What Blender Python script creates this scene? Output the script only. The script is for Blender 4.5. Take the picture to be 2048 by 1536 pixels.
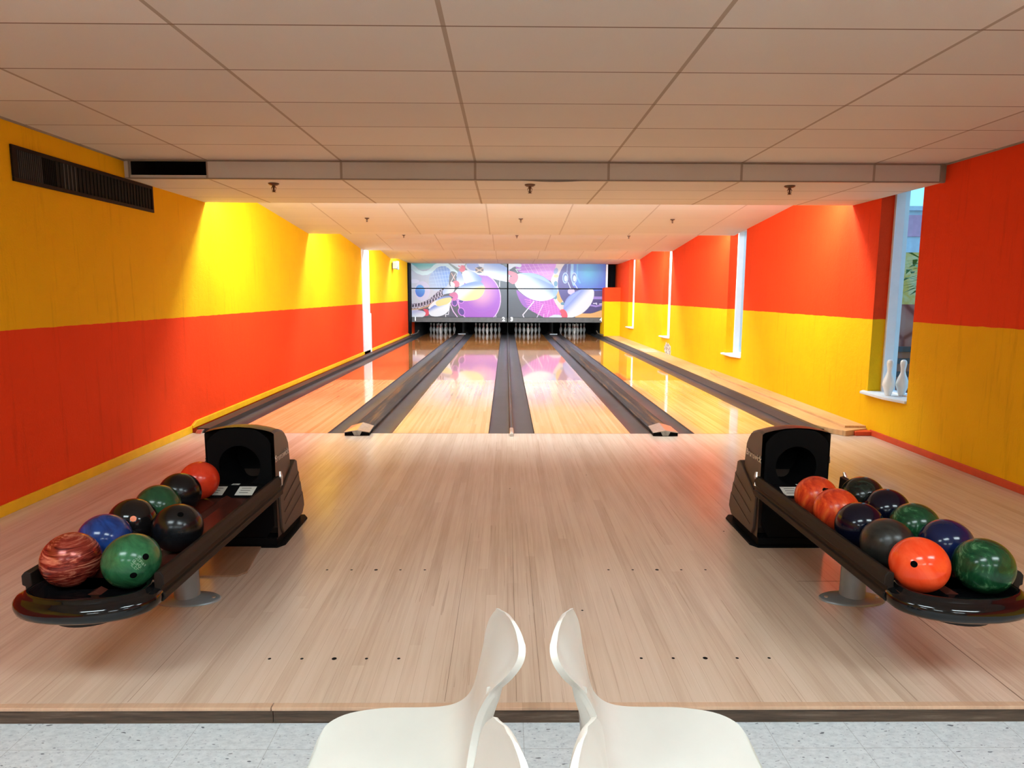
import bpy, bmesh, math, random
import numpy as np
from mathutils import Vector, Matrix
random.seed(7)
S = bpy.context.scene
C = S.collection
PI = math.pi
for o in list(bpy.data.objects):
    bpy.data.objects.remove(o, do_unlink=True)

# ------------------------------------------------------------------ camera
# x right, y down the lanes (0 = foul line), z up (0 = approach surface)
CAM = Vector((-0.0628, -7.2021, 1.5198))
PITCH, YAW, ROLL, FPX = 0.13426, 0.00925, 0.0035, 1338.0
cd = bpy.data.cameras.new('camera')
cam = bpy.data.objects.new('camera', cd); C.objects.link(cam)
fw = Vector((math.sin(YAW)*math.cos(PITCH), math.cos(YAW)*math.cos(PITCH), -math.sin(PITCH)))
rt = Vector((math.cos(YAW), -math.sin(YAW), 0)); up = rt.cross(fw)
r2 = rt*math.cos(ROLL)+up*math.sin(ROLL); u2 = up*math.cos(ROLL)-rt*math.sin(ROLL)
cam.matrix_world = Matrix(((r2.x, u2.x, -fw.x, CAM.x), (r2.y, u2.y, -fw.y, CAM.y), (r2.z, u2.z, -fw.z, CAM.z), (0, 0, 0, 1)))
cd.sensor_fit = 'HORIZONTAL'; cd.sensor_width = 36.0; cd.lens = 36.0*FPX/2048.0
cd.clip_start = 0.05; cd.clip_end = 200
S.camera = cam

# ------------------------------------------------------------------ view, world, large lights
S.view_settings.view_transform = 'Standard'
S.view_settings.look = 'None'
S.view_settings.gamma = 1.0
S.view_settings.use_curve_mapping = False
S.view_settings.exposure = 0.56
W = bpy.data.worlds.new('sky'); S.world = W; W.use_nodes = True
wn = W.node_tree.nodes; wl = W.node_tree.links; wn.clear()
wo = wn.new('ShaderNodeOutputWorld'); wb = wn.new('ShaderNodeBackground')
wr = wn.new('ShaderNodeValToRGB'); wt = wn.new('ShaderNodeTexCoord'); wx = wn.new('ShaderNodeSeparateXYZ')
wl.new(wt.outputs['Generated'], wx.inputs[0]); wl.new(wx.outputs['Z'], wr.inputs[0])
wr.color_ramp.elements[0].position = 0.0; wr.color_ramp.elements[0].color = (0.30, 0.72, 0.85, 1)
wr.color_ramp.elements[1].position = 0.6; wr.color_ramp.elements[1].color = (0.25, 0.52, 0.95, 1)
wl.new(wr.outputs[0], wb.inputs[0]); wb.inputs[1].default_value = 1.15
wl.new(wb.outputs[0], wo.inputs[0])

WL, WR = -3.5, 3.93            # inner faces of the side walls
ZC = 2.70; ZL = 2.54           # near ceiling, lower lip of each baffle
EDGES = [0.68, 4.72, 9.15, 13.05]   # far lips of the baffles; a lamp row hides behind each
SLOT_W = [215, 195, 220, 200]
def area(name, loc, rot, sx, sy, w, col):
    l = bpy.data.lights.new(name, 'AREA'); l.shape = 'RECTANGLE'; l.size = sx; l.size_y = sy
    l.energy = w; l.color = col
    o = bpy.data.objects.new(name, l); C.objects.link(o); o.location = loc; o.rotation_euler = rot
    return o
for e, w in zip(EDGES, SLOT_W):
    area('slot_light', ((WL+WR)/2, e+0.13, 2.75 if e < 13 else 2.66), (0, 0, 0), 7.1, 0.10, w*0.66, (0.82, 1.0, 1.05))
    area('slot_light', ((WL+WR)/2, e+0.15, 2.76 if e < 13 else 2.60), (math.radians(84), 0, 0), 7.1, 0.08, w*0.62, (0.78, 0.97, 1.12))
area('pin_light', ((WL+WR)/2, 17.55, 0.585), (math.radians(50), 0, 0), 6.4, 0.05, 6, (0.9, 1.0, 1.0))

# ------------------------------------------------------------------ helpers
class MB:
    def __init__(s): s.v = []; s.f = []; s.m = []; s.mi = 0
    def add(s, vs, fs):
        b = len(s.v); s.v += [tuple(p) for p in vs]; s.f += [tuple(b+i for i in f) for f in fs]; s.m += [s.mi]*len(fs)
    def box(s, a, b):
        x0, y0, z0 = a; x1, y1, z1 = b
        s.add([(x0,y0,z0),(x1,y0,z0),(x1,y1,z0),(x0,y1,z0),(x0,y0,z1),(x1,y0,z1),(x1,y1,z1),(x0,y1,z1)],
              [(0,3,2,1),(4,5,6,7),(0,1,5,4),(1,2,6,5),(2,3,7,6),(3,0,4,7)])
    def prism(s, poly, axis, a, b):
        # poly: 2D points; axis 'x' -> (y,z), 'y' -> (x,z), 'z' -> (x,y)
        n = len(poly)
        def p(q, t): return {'x': (t, q[0], q[1]), 'y': (q[0], t, q[1]), 'z': (q[0], q[1], t)}[axis]
        s.add([p(q, a) for q in poly]+[p(q, b) for q in poly],
              [tuple(range(n))[::-1], tuple(range(n, 2*n))]+[(i, (i+1) % n, n+(i+1) % n, n+i) for i in range(n)])
    def loft(s, rings, closed=True, cap0=True, cap1=True):
        n = len(rings[0]); vs = [p for r in rings for p in r]; fs = []
        for i in range(len(rings)-1):
            for j in range(n if closed else n-1):
                k = (j+1) % n
                fs.append((i*n+j, i*n+k, (i+1)*n+k, (i+1)*n+j))
        if closed and cap0: fs.append(tuple(range(n))[::-1])
        if closed and cap1: fs.append(tuple((len(rings)-1)*n+j for j in range(n)))
        s.add(vs, fs)
    def lathe(s, prof, c=(0, 0, 0), n=24, cap0=True, cap1=True):
        rings = [[(c[0]+r*math.cos(2*PI*k/n), c[1]+r*math.sin(2*PI*k/n), c[2]+z) for k in range(n)] for r, z in prof]
        s.loft(rings, True, cap0, cap1)
    def tube(s, pts, r, n=8):
        rings = []
        for i, p in enumerate(pts):
            p = Vector(p); a = Vector(pts[max(i-1, 0)]); b = Vector(pts[min(i+1, len(pts)-1)])
            d = (b-a).normalized(); e = d.cross(Vector((0, 0, 1)))
            if e.length < 1e-3: e = d.cross(Vector((1, 0, 0)))
            e.normalize(); g = d.cross(e)
            rr = r[i] if isinstance(r, (list, tuple)) else r
            rings.append([tuple(p+e*rr*math.cos(2*PI*k/n)+g*rr*math.sin(2*PI*k/n)) for k in range(n)])
        s.loft(rings)
    def build(s, name, mats, parent=None, smooth=False, bevel=0, ang=35, fix=True):
        me = bpy.data.meshes.new(name); me.from_pydata(s.v, [], s.f)
        if not isinstance(mats, (list, tuple)): mats = [mats]
        for m in mats: me.materials.append(m)
        me.polygons.foreach_set('material_index', s.m)
        me.update()
        if fix:
            bm = bmesh.new(); bm.from_mesh(me); bmesh.ops.recalc_face_normals(bm, faces=bm.faces); bm.to_mesh(me); bm.free()
        o = bpy.data.objects.new(name, me); C.objects.link(o)
        if parent: o.parent = parent
        if smooth:
            me.polygons.foreach_set('use_smooth', [True]*len(me.polygons))
            if ang < 180: me.set_sharp_from_angle(angle=math.radians(ang))
        if bevel:
            b = o.modifiers.new('bevel', 'BEVEL'); b.width = bevel; b.segments = 2; b.limit_method = 'ANGLE'; b.angle_limit = math.radians(40)
        return o
def tag(o, label, cat, group=None, kind=None):
    o['label'] = label; o['category'] = cat
    if group: o['group'] = group
    if kind: o['kind'] = kind
    return o
def struct(o): o['kind'] = 'structure'; return o
def empty(name, loc=(0, 0, 0), rz=0):
    o = bpy.data.objects.new(name, None); C.objects.link(o); o.location = loc; o.rotation_euler = (0, 0, rz); o.empty_display_size = 0.1; return o
def kids(o): return [c for c in bpy.data.objects if c.parent == o]
def copy_tree(o, parent=None):
    c = o.copy(); C.objects.link(c)
    if parent is not None: c.parent = parent
    for ch in kids(o): copy_tree(ch, c)
    return c

# ------------------------------------------------------------------ materials
def srgb(r, g, b):
    f = lambda c: ((c/255)/12.92 if c/255 <= 0.04045 else (((c/255)+0.055)/1.055)**2.4)
    return (f(r), f(g), f(b), 1)
class NT:
    def __init__(s, name):
        s.mat = bpy.data.materials.new(name); s.mat.use_nodes = True; s.t = s.mat.node_tree; s.t.nodes.clear()
        s.out = s.t.nodes.new('ShaderNodeOutputMaterial'); s.b = s.t.nodes.new('ShaderNodeBsdfPrincipled')
        s.t.links.new(s.b.outputs[0], s.out.inputs[0])
    def n(s, kind, **kw):
        nd = s.t.nodes.new('ShaderNode'+kind)
        for k, v in kw.items(): setattr(nd, k, v)
        return nd
    def l(s, a, b): s.t.links.new(a, b)
    def m(s, op, a, b=None, c=None):
        nd = s.n('Math', operation=op)
        for i, x in enumerate((a, b, c)):
            if x is None: continue
            if isinstance(x, (int, float)): nd.inputs[i].default_value = x
            else: s.l(x, nd.inputs[i])
        return nd.outputs[0]
    def pos(s):
        g = s.n('NewGeometry'); x = s.n('SeparateXYZ'); s.l(g.outputs['Position'], x.inputs[0])
        return g.outputs['Position'], x.outputs[0], x.outputs[1], x.outputs[2]
    def obj(s):
        g = s.n('TexCoord'); return g.outputs['Object']
    def mp(s, v, sc=(1, 1, 1), loc=(0, 0, 0)):
        q = s.n('Mapping'); s.l(v, q.inputs['Vector']); q.inputs['Scale'].default_value = sc; q.inputs['Location'].default_value = loc; return q.outputs[0]
    def noise(s, v, scale=5, det=4, rough=0.5, dist=0):
        q = s.n('TexNoise'); s.l(v, q.inputs['Vector']); q.inputs['Scale'].default_value = scale; q.inputs['Detail'].default_value = det
        q.inputs['Roughness'].default_value = rough; q.inputs['Distortion'].default_value = dist; return q.outputs['Fac']
    def ramp(s, fac, stops):
        q = s.n('ValToRGB'); s.l(fac, q.inputs[0]); e = q.color_ramp.elements
        while len(e) < len(stops): e.new(0.5)
        for el, (p, c) in zip(e, stops): el.position = p; el.color = c if len(c) == 4 else (*c, 1)
        return q.outputs[0]
    def mix(s, f, a, b, mode='MIX'):
        q = s.n('Mix', data_type='RGBA', blend_type=mode)
        for i, x in ((0, f), (6, a), (7, b)):
            if isinstance(x, (int, float)): q.inputs[i].default_value = x
            elif isinstance(x, tuple): q.inputs[i].default_value = x if len(x) == 4 else (*x, 1)
            else: s.l(x, q.inputs[i])
        return q.outputs[2]
    def col(s, x):
        if isinstance(x, tuple): s.b.inputs['Base Color'].default_value = x if len(x) == 4 else (*x, 1)
        else: s.l(x, s.b.inputs['Base Color'])
    def set(s, **kw):
        for k, v in kw.items():
            i = s.b.inputs[k.replace('_', ' ')]
            if isinstance(v, (int, float, tuple)): i.default_value = v
            else: s.l(v, i)
    def bump(s, h, strength=0.3, dist=0.01):
        q = s.n('Bump'); s.l(h, q.inputs['Height']); q.inputs['Strength'].default_value = strength; q.inputs['Distance'].default_value = dist
        s.l(q.outputs[0], s.b.inputs['Normal'])
def plain(name, col, rough=0.5, metal=0.0, var=0.10, scale=8, bump=0, **kw):
    t = NT(name); o = t.obj(); n = t.noise(o, scale, 5, 0.6)
    a = tuple(min(1, c*(1-var)) for c in col[:3]); b = tuple(min(1, c*(1+var)) for c in col[:3])
    t.col(t.ramp(n, [(0.3, a), (0.7, b)])); t.set(Roughness=rough, Metallic=metal, **kw)
    if bump: t.bump(t.noise(o, scale*12, 3), bump, 0.002)
    return t.mat

def paint_wall(name, upper, lower):
    t = NT(name); P, x, y, z = t.pos()
    wob = t.m('MULTIPLY', t.m('SUBTRACT', t.noise(t.mp(P, (1, 1, 0)), 6, 3), 0.5), 0.018)
    f = t.m('GREATER_THAN', t.m('ADD', z, wob), 1.257)
    c = t.mix(f, lower, upper)
    n = t.noise(P, 2.2, 6, 0.65)
    c = t.mix(t.m('MULTIPLY', t.m('SUBTRACT', n, 0.35), 0.55), c, (0.70, 0.70, 0.70, 1), 'MULTIPLY')
    # scuffed vertical streaks
    st = t.noise(t.mp(P, (1, 9, 0.8)), 1.6, 5, 0.7)
    c = t.mix(t.ramp(st, [(0.56, (0, 0, 0)), (0.72, (0.35, 0.35, 0.35))]), c, (0.62, 0.56, 0.5, 1), 'MULTIPLY')
    t.col(c); t.set(Roughness=0.75, Specular_IOR_Level=0.15)
    t.s = t
    h = t.m('ADD', t.noise(P, 70, 4, 0.6), t.m('MULTIPLY', t.noise(P, 16, 3), 0.8))
    t.bump(h, 0.5, 0.006)
    return t, c
YEL = (0.86, 0.455, 0.002); ORA = (0.80, 0.052, 0.006)
tl, _ = paint_wall('stucco_yellow_over_orange', (*YEL, 1), (*ORA, 1)); M_WALL_L = tl.mat
tr, cr = paint_wall('stucco_orange_over_yellow', (*ORA, 1), (*YEL, 1)); M_WALL_R = tr.mat
# bare plaster patch on the right wall under the third window
def patch(t, c):
    P, x, y, z = t.pos()
    d = t.m('ADD', t.m('POWER', t.m('DIVIDE', t.m('SUBTRACT', y, 9.27), 0.38), 2), t.m('POWER', t.m('DIVIDE', t.m('SUBTRACT', z, 0.17), 0.18), 2))
    d = t.m('ADD', d, t.m('MULTIPLY', t.m('SUBTRACT', t.noise(P, 9, 4), 0.5), 1.6))
    f = t.m('LESS_THAN', d, 0.85)
    pl = t.ramp(t.noise(P, 14, 5), [(0.4, srgb(120, 105, 95)), (0.6, srgb(225, 215, 200))])
    t.col(t.mix(f, c, pl))
patch(tr, cr)

def tiles_mat(name, x0, px, y0, py, axis='xy', cross=(0.22, 0.15, 0.10, 1), white=0.0):
    t = NT(name); P, x, y, z = t.pos()
    a, b = (x, y) if axis == 'xy' else (x, z)
    def line(c, o, p, w):
        f = t.m('FRACT', t.m('DIVIDE', t.m('ADD', t.m('SUBTRACT', c, o), 50*p), p))
        d = t.m('MULTIPLY', t.m('MINIMUM', f, t.m('SUBTRACT', 1.0, f)), p)
        return t.m('LESS_THAN', d, w), d
    lx, dx = line(a, x0, px, 0.011); ly, dy = line(b, y0, py, 0.0055)
    # every tile its own tone
    cx = t.m('FLOOR', t.m('DIVIDE', t.m('ADD', t.m('SUBTRACT', a, x0), 50*px), px)); cy = t.m('FLOOR', t.m('DIVIDE', t.m('ADD', t.m('SUBTRACT', b, y0), 50*py), py))
    cv = t.n('CombineXYZ'); t.l(cx, cv.inputs[0]); t.l(cy, cv.inputs[1]); wn_ = t.n('TexWhiteNoise'); t.l(cv.outputs[0], wn_.inputs['Vector'])
    base = t.ramp(wn_.outputs['Value'], [(0, (0.70, 0.67, 0.62)), (1, (0.78, 0.75, 0.70))])
    sp = t.noise(P, 260, 2, 0.7); base = t.mix(t.m('MULTIPLY', sp, 0.35), base, (0.62, 0.6, 0.58, 1), 'MULTIPLY')
    bl = t.noise(P, 1.3, 4); base = t.mix(t.m('MULTIPLY', bl, 0.35), base, (0.85, 0.76, 0.66, 1), 'MULTIPLY')
    c = t.mix(lx, base, (0.40, 0.33, 0.26, 1)); c = t.mix(ly, c, cross)
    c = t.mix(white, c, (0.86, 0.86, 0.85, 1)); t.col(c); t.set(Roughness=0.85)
    h = t.m('ADD', t.m('MULTIPLY', t.m('MINIMUM', t.m('MINIMUM', dx, dy), 0.02), 20), t.m('MULTIPLY', sp, 0.25))
    t.bump(h, 0.25, 0.004)
    return t.mat
GX0, GP = -0.345, 1.208
M_CEIL = tiles_mat('ceiling_tile', GX0, GP, -0.982, 0.61)
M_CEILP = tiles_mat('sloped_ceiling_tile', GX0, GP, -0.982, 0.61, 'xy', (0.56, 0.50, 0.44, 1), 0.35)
M_CEILV = tiles_mat('ceiling_tile_soffit', GX0, GP, 10, 30, 'xz')

def wood(name, cols, board=0.027, length=1.1, rough=0.2, streak=0.5, coat=0.0, crack=0.0, split=None, tone=0.30):
    t = NT(name); P, x, y, z = t.pos()
    bx = t.m('FLOOR', t.m('DIVIDE', x, board))
    w1 = t.n('TexWhiteNoise', noise_dimensions='1D'); t.l(bx, w1.inputs['W'])
    yo = t.m('ADD', t.m('DIVIDE', y, length), t.m('MULTIPLY', w1.outputs['Value'], 7.3)); by = t.m('FLOOR', yo)
    cv = t.n('CombineXYZ'); t.l(bx, cv.inputs[0]); t.l(by, cv.inputs[1]); w2 = t.n('TexWhiteNoise'); t.l(cv.outputs[0], w2.inputs['Vector'])
    g1 = t.noise(t.mp(P, (55, 1.6, 1)), 1, 6, 0.6); g2 = t.noise(t.mp(P, (7, 0.5, 1)), 1, 5, 0.6); g3 = t.noise(P, 0.8, 4)
    f = t.m('ADD', t.m('ADD', t.m('MULTIPLY', w2.outputs['Value'], tone), (0.30-tone)/2+0.02), t.m('ADD', t.m('MULTIPLY', g1, streak), t.m('MULTIPLY', g2, 0.40)))
    f = t.m('ADD', f, t.m('MULTIPLY', t.m('SUBTRACT', g3, 0.5), 0.30))
    c = t.ramp(f, [(0.30, cols[0]), (0.62, cols[1]), (0.95, cols[2])])
    fx = t.m('FRACT', t.m('DIVIDE', x, board)); e = t.m('LESS_THAN', fx, 0.035)
    c = t.mix(t.m('MULTIPLY', e, 0.28), c, (0.25, 0.15, 0.08, 1))
    if crack:
        k = t.noise(t.mp(P, (75, 0.9, 1)), 1, 3, 0.5); kz = t.noise(P, 0.9, 3)
        kk = t.m('MULTIPLY', t.m('GREATER_THAN', k, 0.665), t.m('GREATER_THAN', kz, 0.47))
        c = t.mix(t.m('MULTIPLY', kk, crack), c, (0.20, 0.11, 0.06, 1))
    if split is not None:   # pine planks beyond the maple heads, darker brown near the pins
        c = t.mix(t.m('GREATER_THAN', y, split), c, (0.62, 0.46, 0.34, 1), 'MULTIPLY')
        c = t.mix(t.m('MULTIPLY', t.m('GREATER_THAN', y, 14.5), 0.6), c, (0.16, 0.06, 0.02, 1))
    t.col(c)
    rr = t.m('ADD', rough, t.m('MULTIPLY', t.m('SUBTRACT', t.noise(t.mp(P, (4, 1, 1)), 1.5, 5, 0.7), 0.5), rough*0.8))
    if split is not None: rr = t.m('SUBTRACT', rr, t.m('MULTIPLY', t.m('GREATER_THAN', y, split), 0.045))
    t.set(Roughness=rr, Coat_Weight=coat, Coat_Roughness=0.03)
    t.bump(t.m('ADD', g1, t.m('MULTIPLY', t.noise(t.mp(P, (2.2, 0.5, 1)), 1, 2), 1.5)), 0.05 if split is None else 0.008, 0.003)
    return t.mat
M_APPR = wood('approach_maple', [(0.43, 0.30, 0.215), (0.62, 0.475, 0.37), (0.71, 0.58, 0.475)], 0.0535, 3.2, 0.20, 0.42, 0.0, 0.28, tone=0.14)
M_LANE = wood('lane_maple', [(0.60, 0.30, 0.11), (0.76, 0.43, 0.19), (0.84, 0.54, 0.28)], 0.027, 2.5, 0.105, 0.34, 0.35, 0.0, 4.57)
M_LEDGE = wood('ledge_plywood', [(0.36, 0.16, 0.06), (0.58, 0.30, 0.12), (0.72, 0.42, 0.20)], 0.24, 3.0, 0.4, 0.9)
M_NOSE = wood('nosing_oak', [(0.42, 0.26, 0.17), (0.60, 0.40, 0.27), (0.70, 0.50, 0.36)], 3, 2.0, 0.4, 0.4)
def vct():
    t = NT('vinyl_floor_tile'); P, x, y, z = t.pos()
    def line(c, o, p):
        f = t.m('FRACT', t.m('DIVIDE', t.m('ADD', t.m('SUBTRACT', c, o), 30*p), p)); return t.m('LESS_THAN', t.m('MINIMUM', f, t.m('SUBTRACT', 1.0, f)), 0.004)
    l = t.m('MAXIMUM', line(x, 0.004, 0.3), line(y, -5.35, 0.305))
    a = t.noise(t.mp(P, (30, 55, 30)), 1.0, 5, 0.75); b = t.noise(t.mp(P, (60, 130, 1), (3, 5, 0)), 1, 2, 0.5)
    c = t.ramp(a, [(0.35, (0.46, 0.50, 0.53)), (0.6, (0.60, 0.64, 0.66))])
    c = t.mix(t.m('GREATER_THAN', b, 0.66), c, (0.30, 0.33, 0.38, 1))
    c = t.mix(t.m('GREATER_THAN', t.noise(t.mp(P, (26, 70, 1), (9, 1, 0)), 1, 1, 0.3), 0.74), c, (0.10, 0.11, 0.13, 1))
    c = t.mix(t.m('MULTIPLY', l, 0.55), c, (0.22, 0.22, 0.22, 1))
    t.col(c); t.set(Roughness=0.45); return t.mat
M_VCT = vct()
def rise():
    t = NT('dark_step_fascia'); P, x, y, z = t.pos()
    n = t.noise(t.mp(P, (2.5, 1, 40)), 1.5, 6, 0.7)
    t.col(t.ramp(n, [(0.3, (0.025, 0.014, 0.008)), (0.55, (0.085, 0.055, 0.035)), (0.75, (0.17, 0.13, 0.095))])); t.set(Roughness=0.55); return t.mat
M_RISE = rise()
M_WHITE = plain('white_paint', (0.70, 0.71, 0.71), 0.5, var=0.04)
M_FRAME = plain('white_window_frame', (0.85, 0.86, 0.88), 0.45, var=0.03)
M_BLACK = plain('matte_black', (0.004, 0.004, 0.0045), 0.6, Specular_IOR_Level=0.06)
M_VOID = plain('pit_black', (0.006, 0.006, 0.006), 0.9)
M_GLOSSB = plain('gloss_black_plastic', (0.003, 0.003, 0.0035), 0.06, var=0.05, Specular_IOR_Level=0.4)
M_HOOD = plain('brown_plastic', (0.042, 0.027, 0.020), 0.38, var=0.12, scale=20, bump=0.15)
M_RAIL = plain('brown_rail', (0.010, 0.006, 0.004), 0.55, Specular_IOR_Level=0.25, var=0.15, scale=6)
M_TRAY = plain('tray_red_brown', (0.07, 0.018, 0.012), 0.25, var=0.2)
M_STEEL = plain('grey_enamel_steel', (0.24, 0.26, 0.27), 0.30, 0.3, var=0.06)
M_CHROME = plain('worn_chrome', (0.62, 0.58, 0.54), 0.28, 0.9, var=0.15, scale=30)
M_CHAIR = plain('cream_plastic', (0.62, 0.60, 0.55), 0.28, var=0.03, scale=5)
M_PIN = plain('pin_white', (0.80, 0.80, 0.78), 0.25, var=0.04)
M_RED = plain('pin_stripe_red', (0.55, 0.03, 0.03), 0.35)
M_PAPER = plain('sticker_paper', (0.62, 0.63, 0.58), 0.6, var=0.05)
M_INK = plain('sticker_ink', (0.12, 0.12, 0.11), 0.6)
M_YTRIM = plain('yellow_baseboard_paint', YEL, 0.5, var=0.08)
M_OTRIM = plain('orange_baseboard_paint', (0.60, 0.06, 0.012), 0.5, var=0.10)
M_DIV = None
def divider_mat():
    t = NT('dark_capping'); P, x, y, z = t.pos()
    n = t.noise(t.mp(P, (9, 0.35, 1)), 1.2, 6, 0.7); s = t.noise(t.mp(P, (30, 1.2, 1)), 1.5, 5, 0.7)
    c = t.ramp(s, [(0.3, (0.020, 0.018, 0.019)), (0.7, (0.052, 0.046, 0.047))])
    c = t.mix(t.ramp(n, [(0.52, (0, 0, 0)), (0.66, (0.75, 0.75, 0.75))]), c, (0.22, 0.10, 0.035, 1))
    t.col(c); t.set(Roughness=0.6, Specular_IOR_Level=0.15); return t.mat
M_DIV = divider_mat()
M_GUT = plain('gutter_grey', (0.038, 0.034, 0.035), 0.38, var=0.22, scale=3)
M_CURB = plain('curb_black', (0.03, 0.026, 0.024), 0.5, var=0.2)
def glass():
    t = NT('window_glass'); t.t.nodes.remove(t.b)
    tr_ = t.n('BsdfTransparent'); gl = t.n('BsdfGlossy'); gl.inputs['Roughness'].default_value = 0.0; fr = t.n('LayerWeight'); mx = t.n('MixShader')
    tr_.inputs[0].default_value = (0.93, 0.97, 0.98, 1)
    t.l(t.m('MULTIPLY', t.m('POWER', fr.outputs['Facing'], 4), 0.5), mx.inputs[0]); t.l(tr_.outputs[0], mx.inputs[1]); t.l(gl.outputs[0], mx.inputs[2]); t.l(mx.outputs[0], t.out.inputs[0]); return t.mat
M_GLASS = glass()
def emit(name, col, s):
    t = NT(name); t.set(Emission_Color=(*col, 1), Emission_Strength=s); t.col((0.8, 0.8, 0.8, 1)); return t.mat

# ------------------------------------------------------------------ setting
YN, YF = -12.0, 20.6           # back of the room, end of the pit
FZ = -0.065                    # tiled floor
m = MB(); m.box((WL-0.3, YN, -0.3), (WR+0.3, -4.9, FZ)); struct(m.build('floor', M_VCT))
# approach: boards, with the inlaid dots and panel seams in the same mesh
m = MB(); m.box((WL, -4.875, -0.2), (WR, -0.004, 0))
m.mi = 1
def dot(x, y, r):
    m.add([(x+r*math.cos(a*PI/6), y+r*math.sin(a*PI/6), 0.0006) for a in range(12)], [tuple(range(12))])
LC = 0.78; B5 = 0.1351
for lc in (-LC, LC):
    for yy in (-3.66, -4.57):
        for i in range(-2, 3):
            if lc > 0 and yy == -4.57 or True: dot(lc+i*B5, yy, 0.0105 if i == 0 else 0.007)
random.seed(3)
for x, y in ((0.31, -4.14), (-0.03, -2.1), (1.35, -3.05), (2.6, -2.2), (-2.35, -4.4), (0.62, -1.7)): dot(x, y, 0.006)
def seam(x0, y0, x1, y1, w=0.0022):
    d = Vector((x1-x0, y1-y0)).normalized(); n = Vector((-d.y, d.x))*w
    m.mi = 2; m.add([(x0+n.x, y0+n.y, 0.0005), (x1+n.x, y1+n.y, 0.0005), (x1-n.x, y1-n.y, 0.0005), (x0-n.x, y0-n.y, 0.0005)], [(0, 1, 2, 3)])
for x in (-0.02, 0.075, -0.29, 1.495, -1.475): seam(x, -4.87, x, -3.4 if abs(x) > 1 else -2.9, 0.0009)
seam(1.50, -3.81, 1.9, -3.81); seam(1.9, -4.87, 1.9, -3.4); seam(-3.5, -0.006, 3.9, -0.006, 0.004)
struct(m.build('floor_approach', [M_APPR, M_BLACK, plain('seam_brown', (0.16, 0.09, 0.05), 0.6)]))
m = MB(); m.box((WL, -4.905, -0.014), (-0.93, -4.873, 0.0)); m.box((-0.927, -4.905, -0.014), (WR, -4.873, 0.0)); struct(m.build('trim_1', M_NOSE, bevel=0.003))
m = MB(); m.box((WL, -4.899, FZ), (-0.925, -4.875, -0.014)); m.box((-0.922, -4.899, FZ), (WR, -4.875, -0.014)); struct(m.build('trim_2', M_RISE))
# under the lanes
m = MB(); m.box((WL, 0.0, -0.4), (WR, YF, -0.12)); struct(m.build('floor_under_lanes', M_VOID))

# left wall
m = MB(); m.box((WL-0.3, YN, -0.4), (WL, YF, 3.1)); struct(m.build('wall_left', M_WALL_L))
# right wall with four window openings
WIN = [(-0.655, 0.075), (4.10, 4.92), (9.12, 9.93), (13.75, 14.75)]
SILL = 0.455; WT = 0.29
m = MB(); ys = [YN]+[q for w in WIN for q in w]+[YF]
for i in range(0, len(ys), 2): m.box((WR, ys[i], -0.4), (WR+WT, ys[i+1], 3.1))
for a, b in WIN: m.box((WR, a, -0.4), (WR+WT, b, SILL)); m.box((WR, a, 2.66), (WR+WT, b, 3.1))
struct(m.build('wall_right', M_WALL_R))
for i, (a, b) in enumerate(WIN):
    r = empty('window_%d' % (i+1), (WR, (a+b)/2, SILL)); struct(r); inv = Vector(r.location)
    def put(mb, name, mat, parent, **k):
        mb.v = [(v[0]-inv.x, v[1]-inv.y, v[2]-inv.z) for v in mb.v]; return mb.build(name, mat, parent, **k)
    q = MB(); X0, X1 = WR+0.14, WR+WT-0.005; T = 0.035
    q.box((X0, b-T, SILL), (X1, b-0.001, 2.66)); q.box((X0, a+0.001, SILL), (X1, a+T, 2.66)); q.box((X0, a+T, 2.62), (X1, b-T, 2.66)); q.box((X0+0.03, a+T, SILL), (X1, b-T, SILL+0.03))
    put(q, 'window_frame', M_FRAME, r, bevel=0.003)
    q = MB(); q.box((WR+0.235, a+T, SILL+0.03), (WR+0.241, b-T, 2.62)); put(q, 'pane', M_GLASS, r)
    q = MB(); q.prism([(WR-0.085, a+0.28), (WR-0.085, b+0.0), (WR-0.02, b+0.07), (WR+0.0, b+0.07), (WR+0.0, b-0.002), (X0+0.03, b-0.002), (X0+0.03, a+0.002), (WR-0.02, a+0.002)], 'z', SILL-0.012, SILL+0.014)
    put(q, 'window_sill', M_WHITE, r, bevel=0.003)
# back and end walls
M_BACK = plain('cream_wall', (0.55, 0.50, 0.42), 0.7)
m = MB(); m.box((WL-0.3, YN-0.2, -0.4), (WR+0.3, YN, 3.1)); struct(m.build('wall_back', M_BACK))
m = MB(); m.box((WL, YF-0.1, -0.4), (WR, YF, 3.1)); struct(m.build('wall_pit', M_VOID))

# baseboards
m = MB(); m.box((WL, -4.87, 0.0), (WL+0.018, 0.0, 0.078)); m.prism([(0.0, 0.05), (17.2, 0.05), (17.2, 0.118), (0.1, 0.118), (0.0, 0.08)], 'x', WL, WL+0.03); struct(m.build('baseboard_left', M_YTRIM, bevel=0.004))
m = MB(); m.box((WR-0.02, -4.87, 0.0), (WR, -0.06, 0.062)); m.box((WR-0.19, -0.10, 0.0), (WR, 0.02, 0.045)); struct(m.build('baseboard_right', M_OTRIM, bevel=0.004))
# white pilaster on the left wall
m = MB(); m.box((WL, 8.93, 0.05), (WL+0.03, 9.70, 2.56)); m.box((WL+0.03, 9.62, 0.05), (WL+0.055, 9.70, 1.02)); struct(m.build('trim_3', M_WHITE, bevel=0.004))
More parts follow.
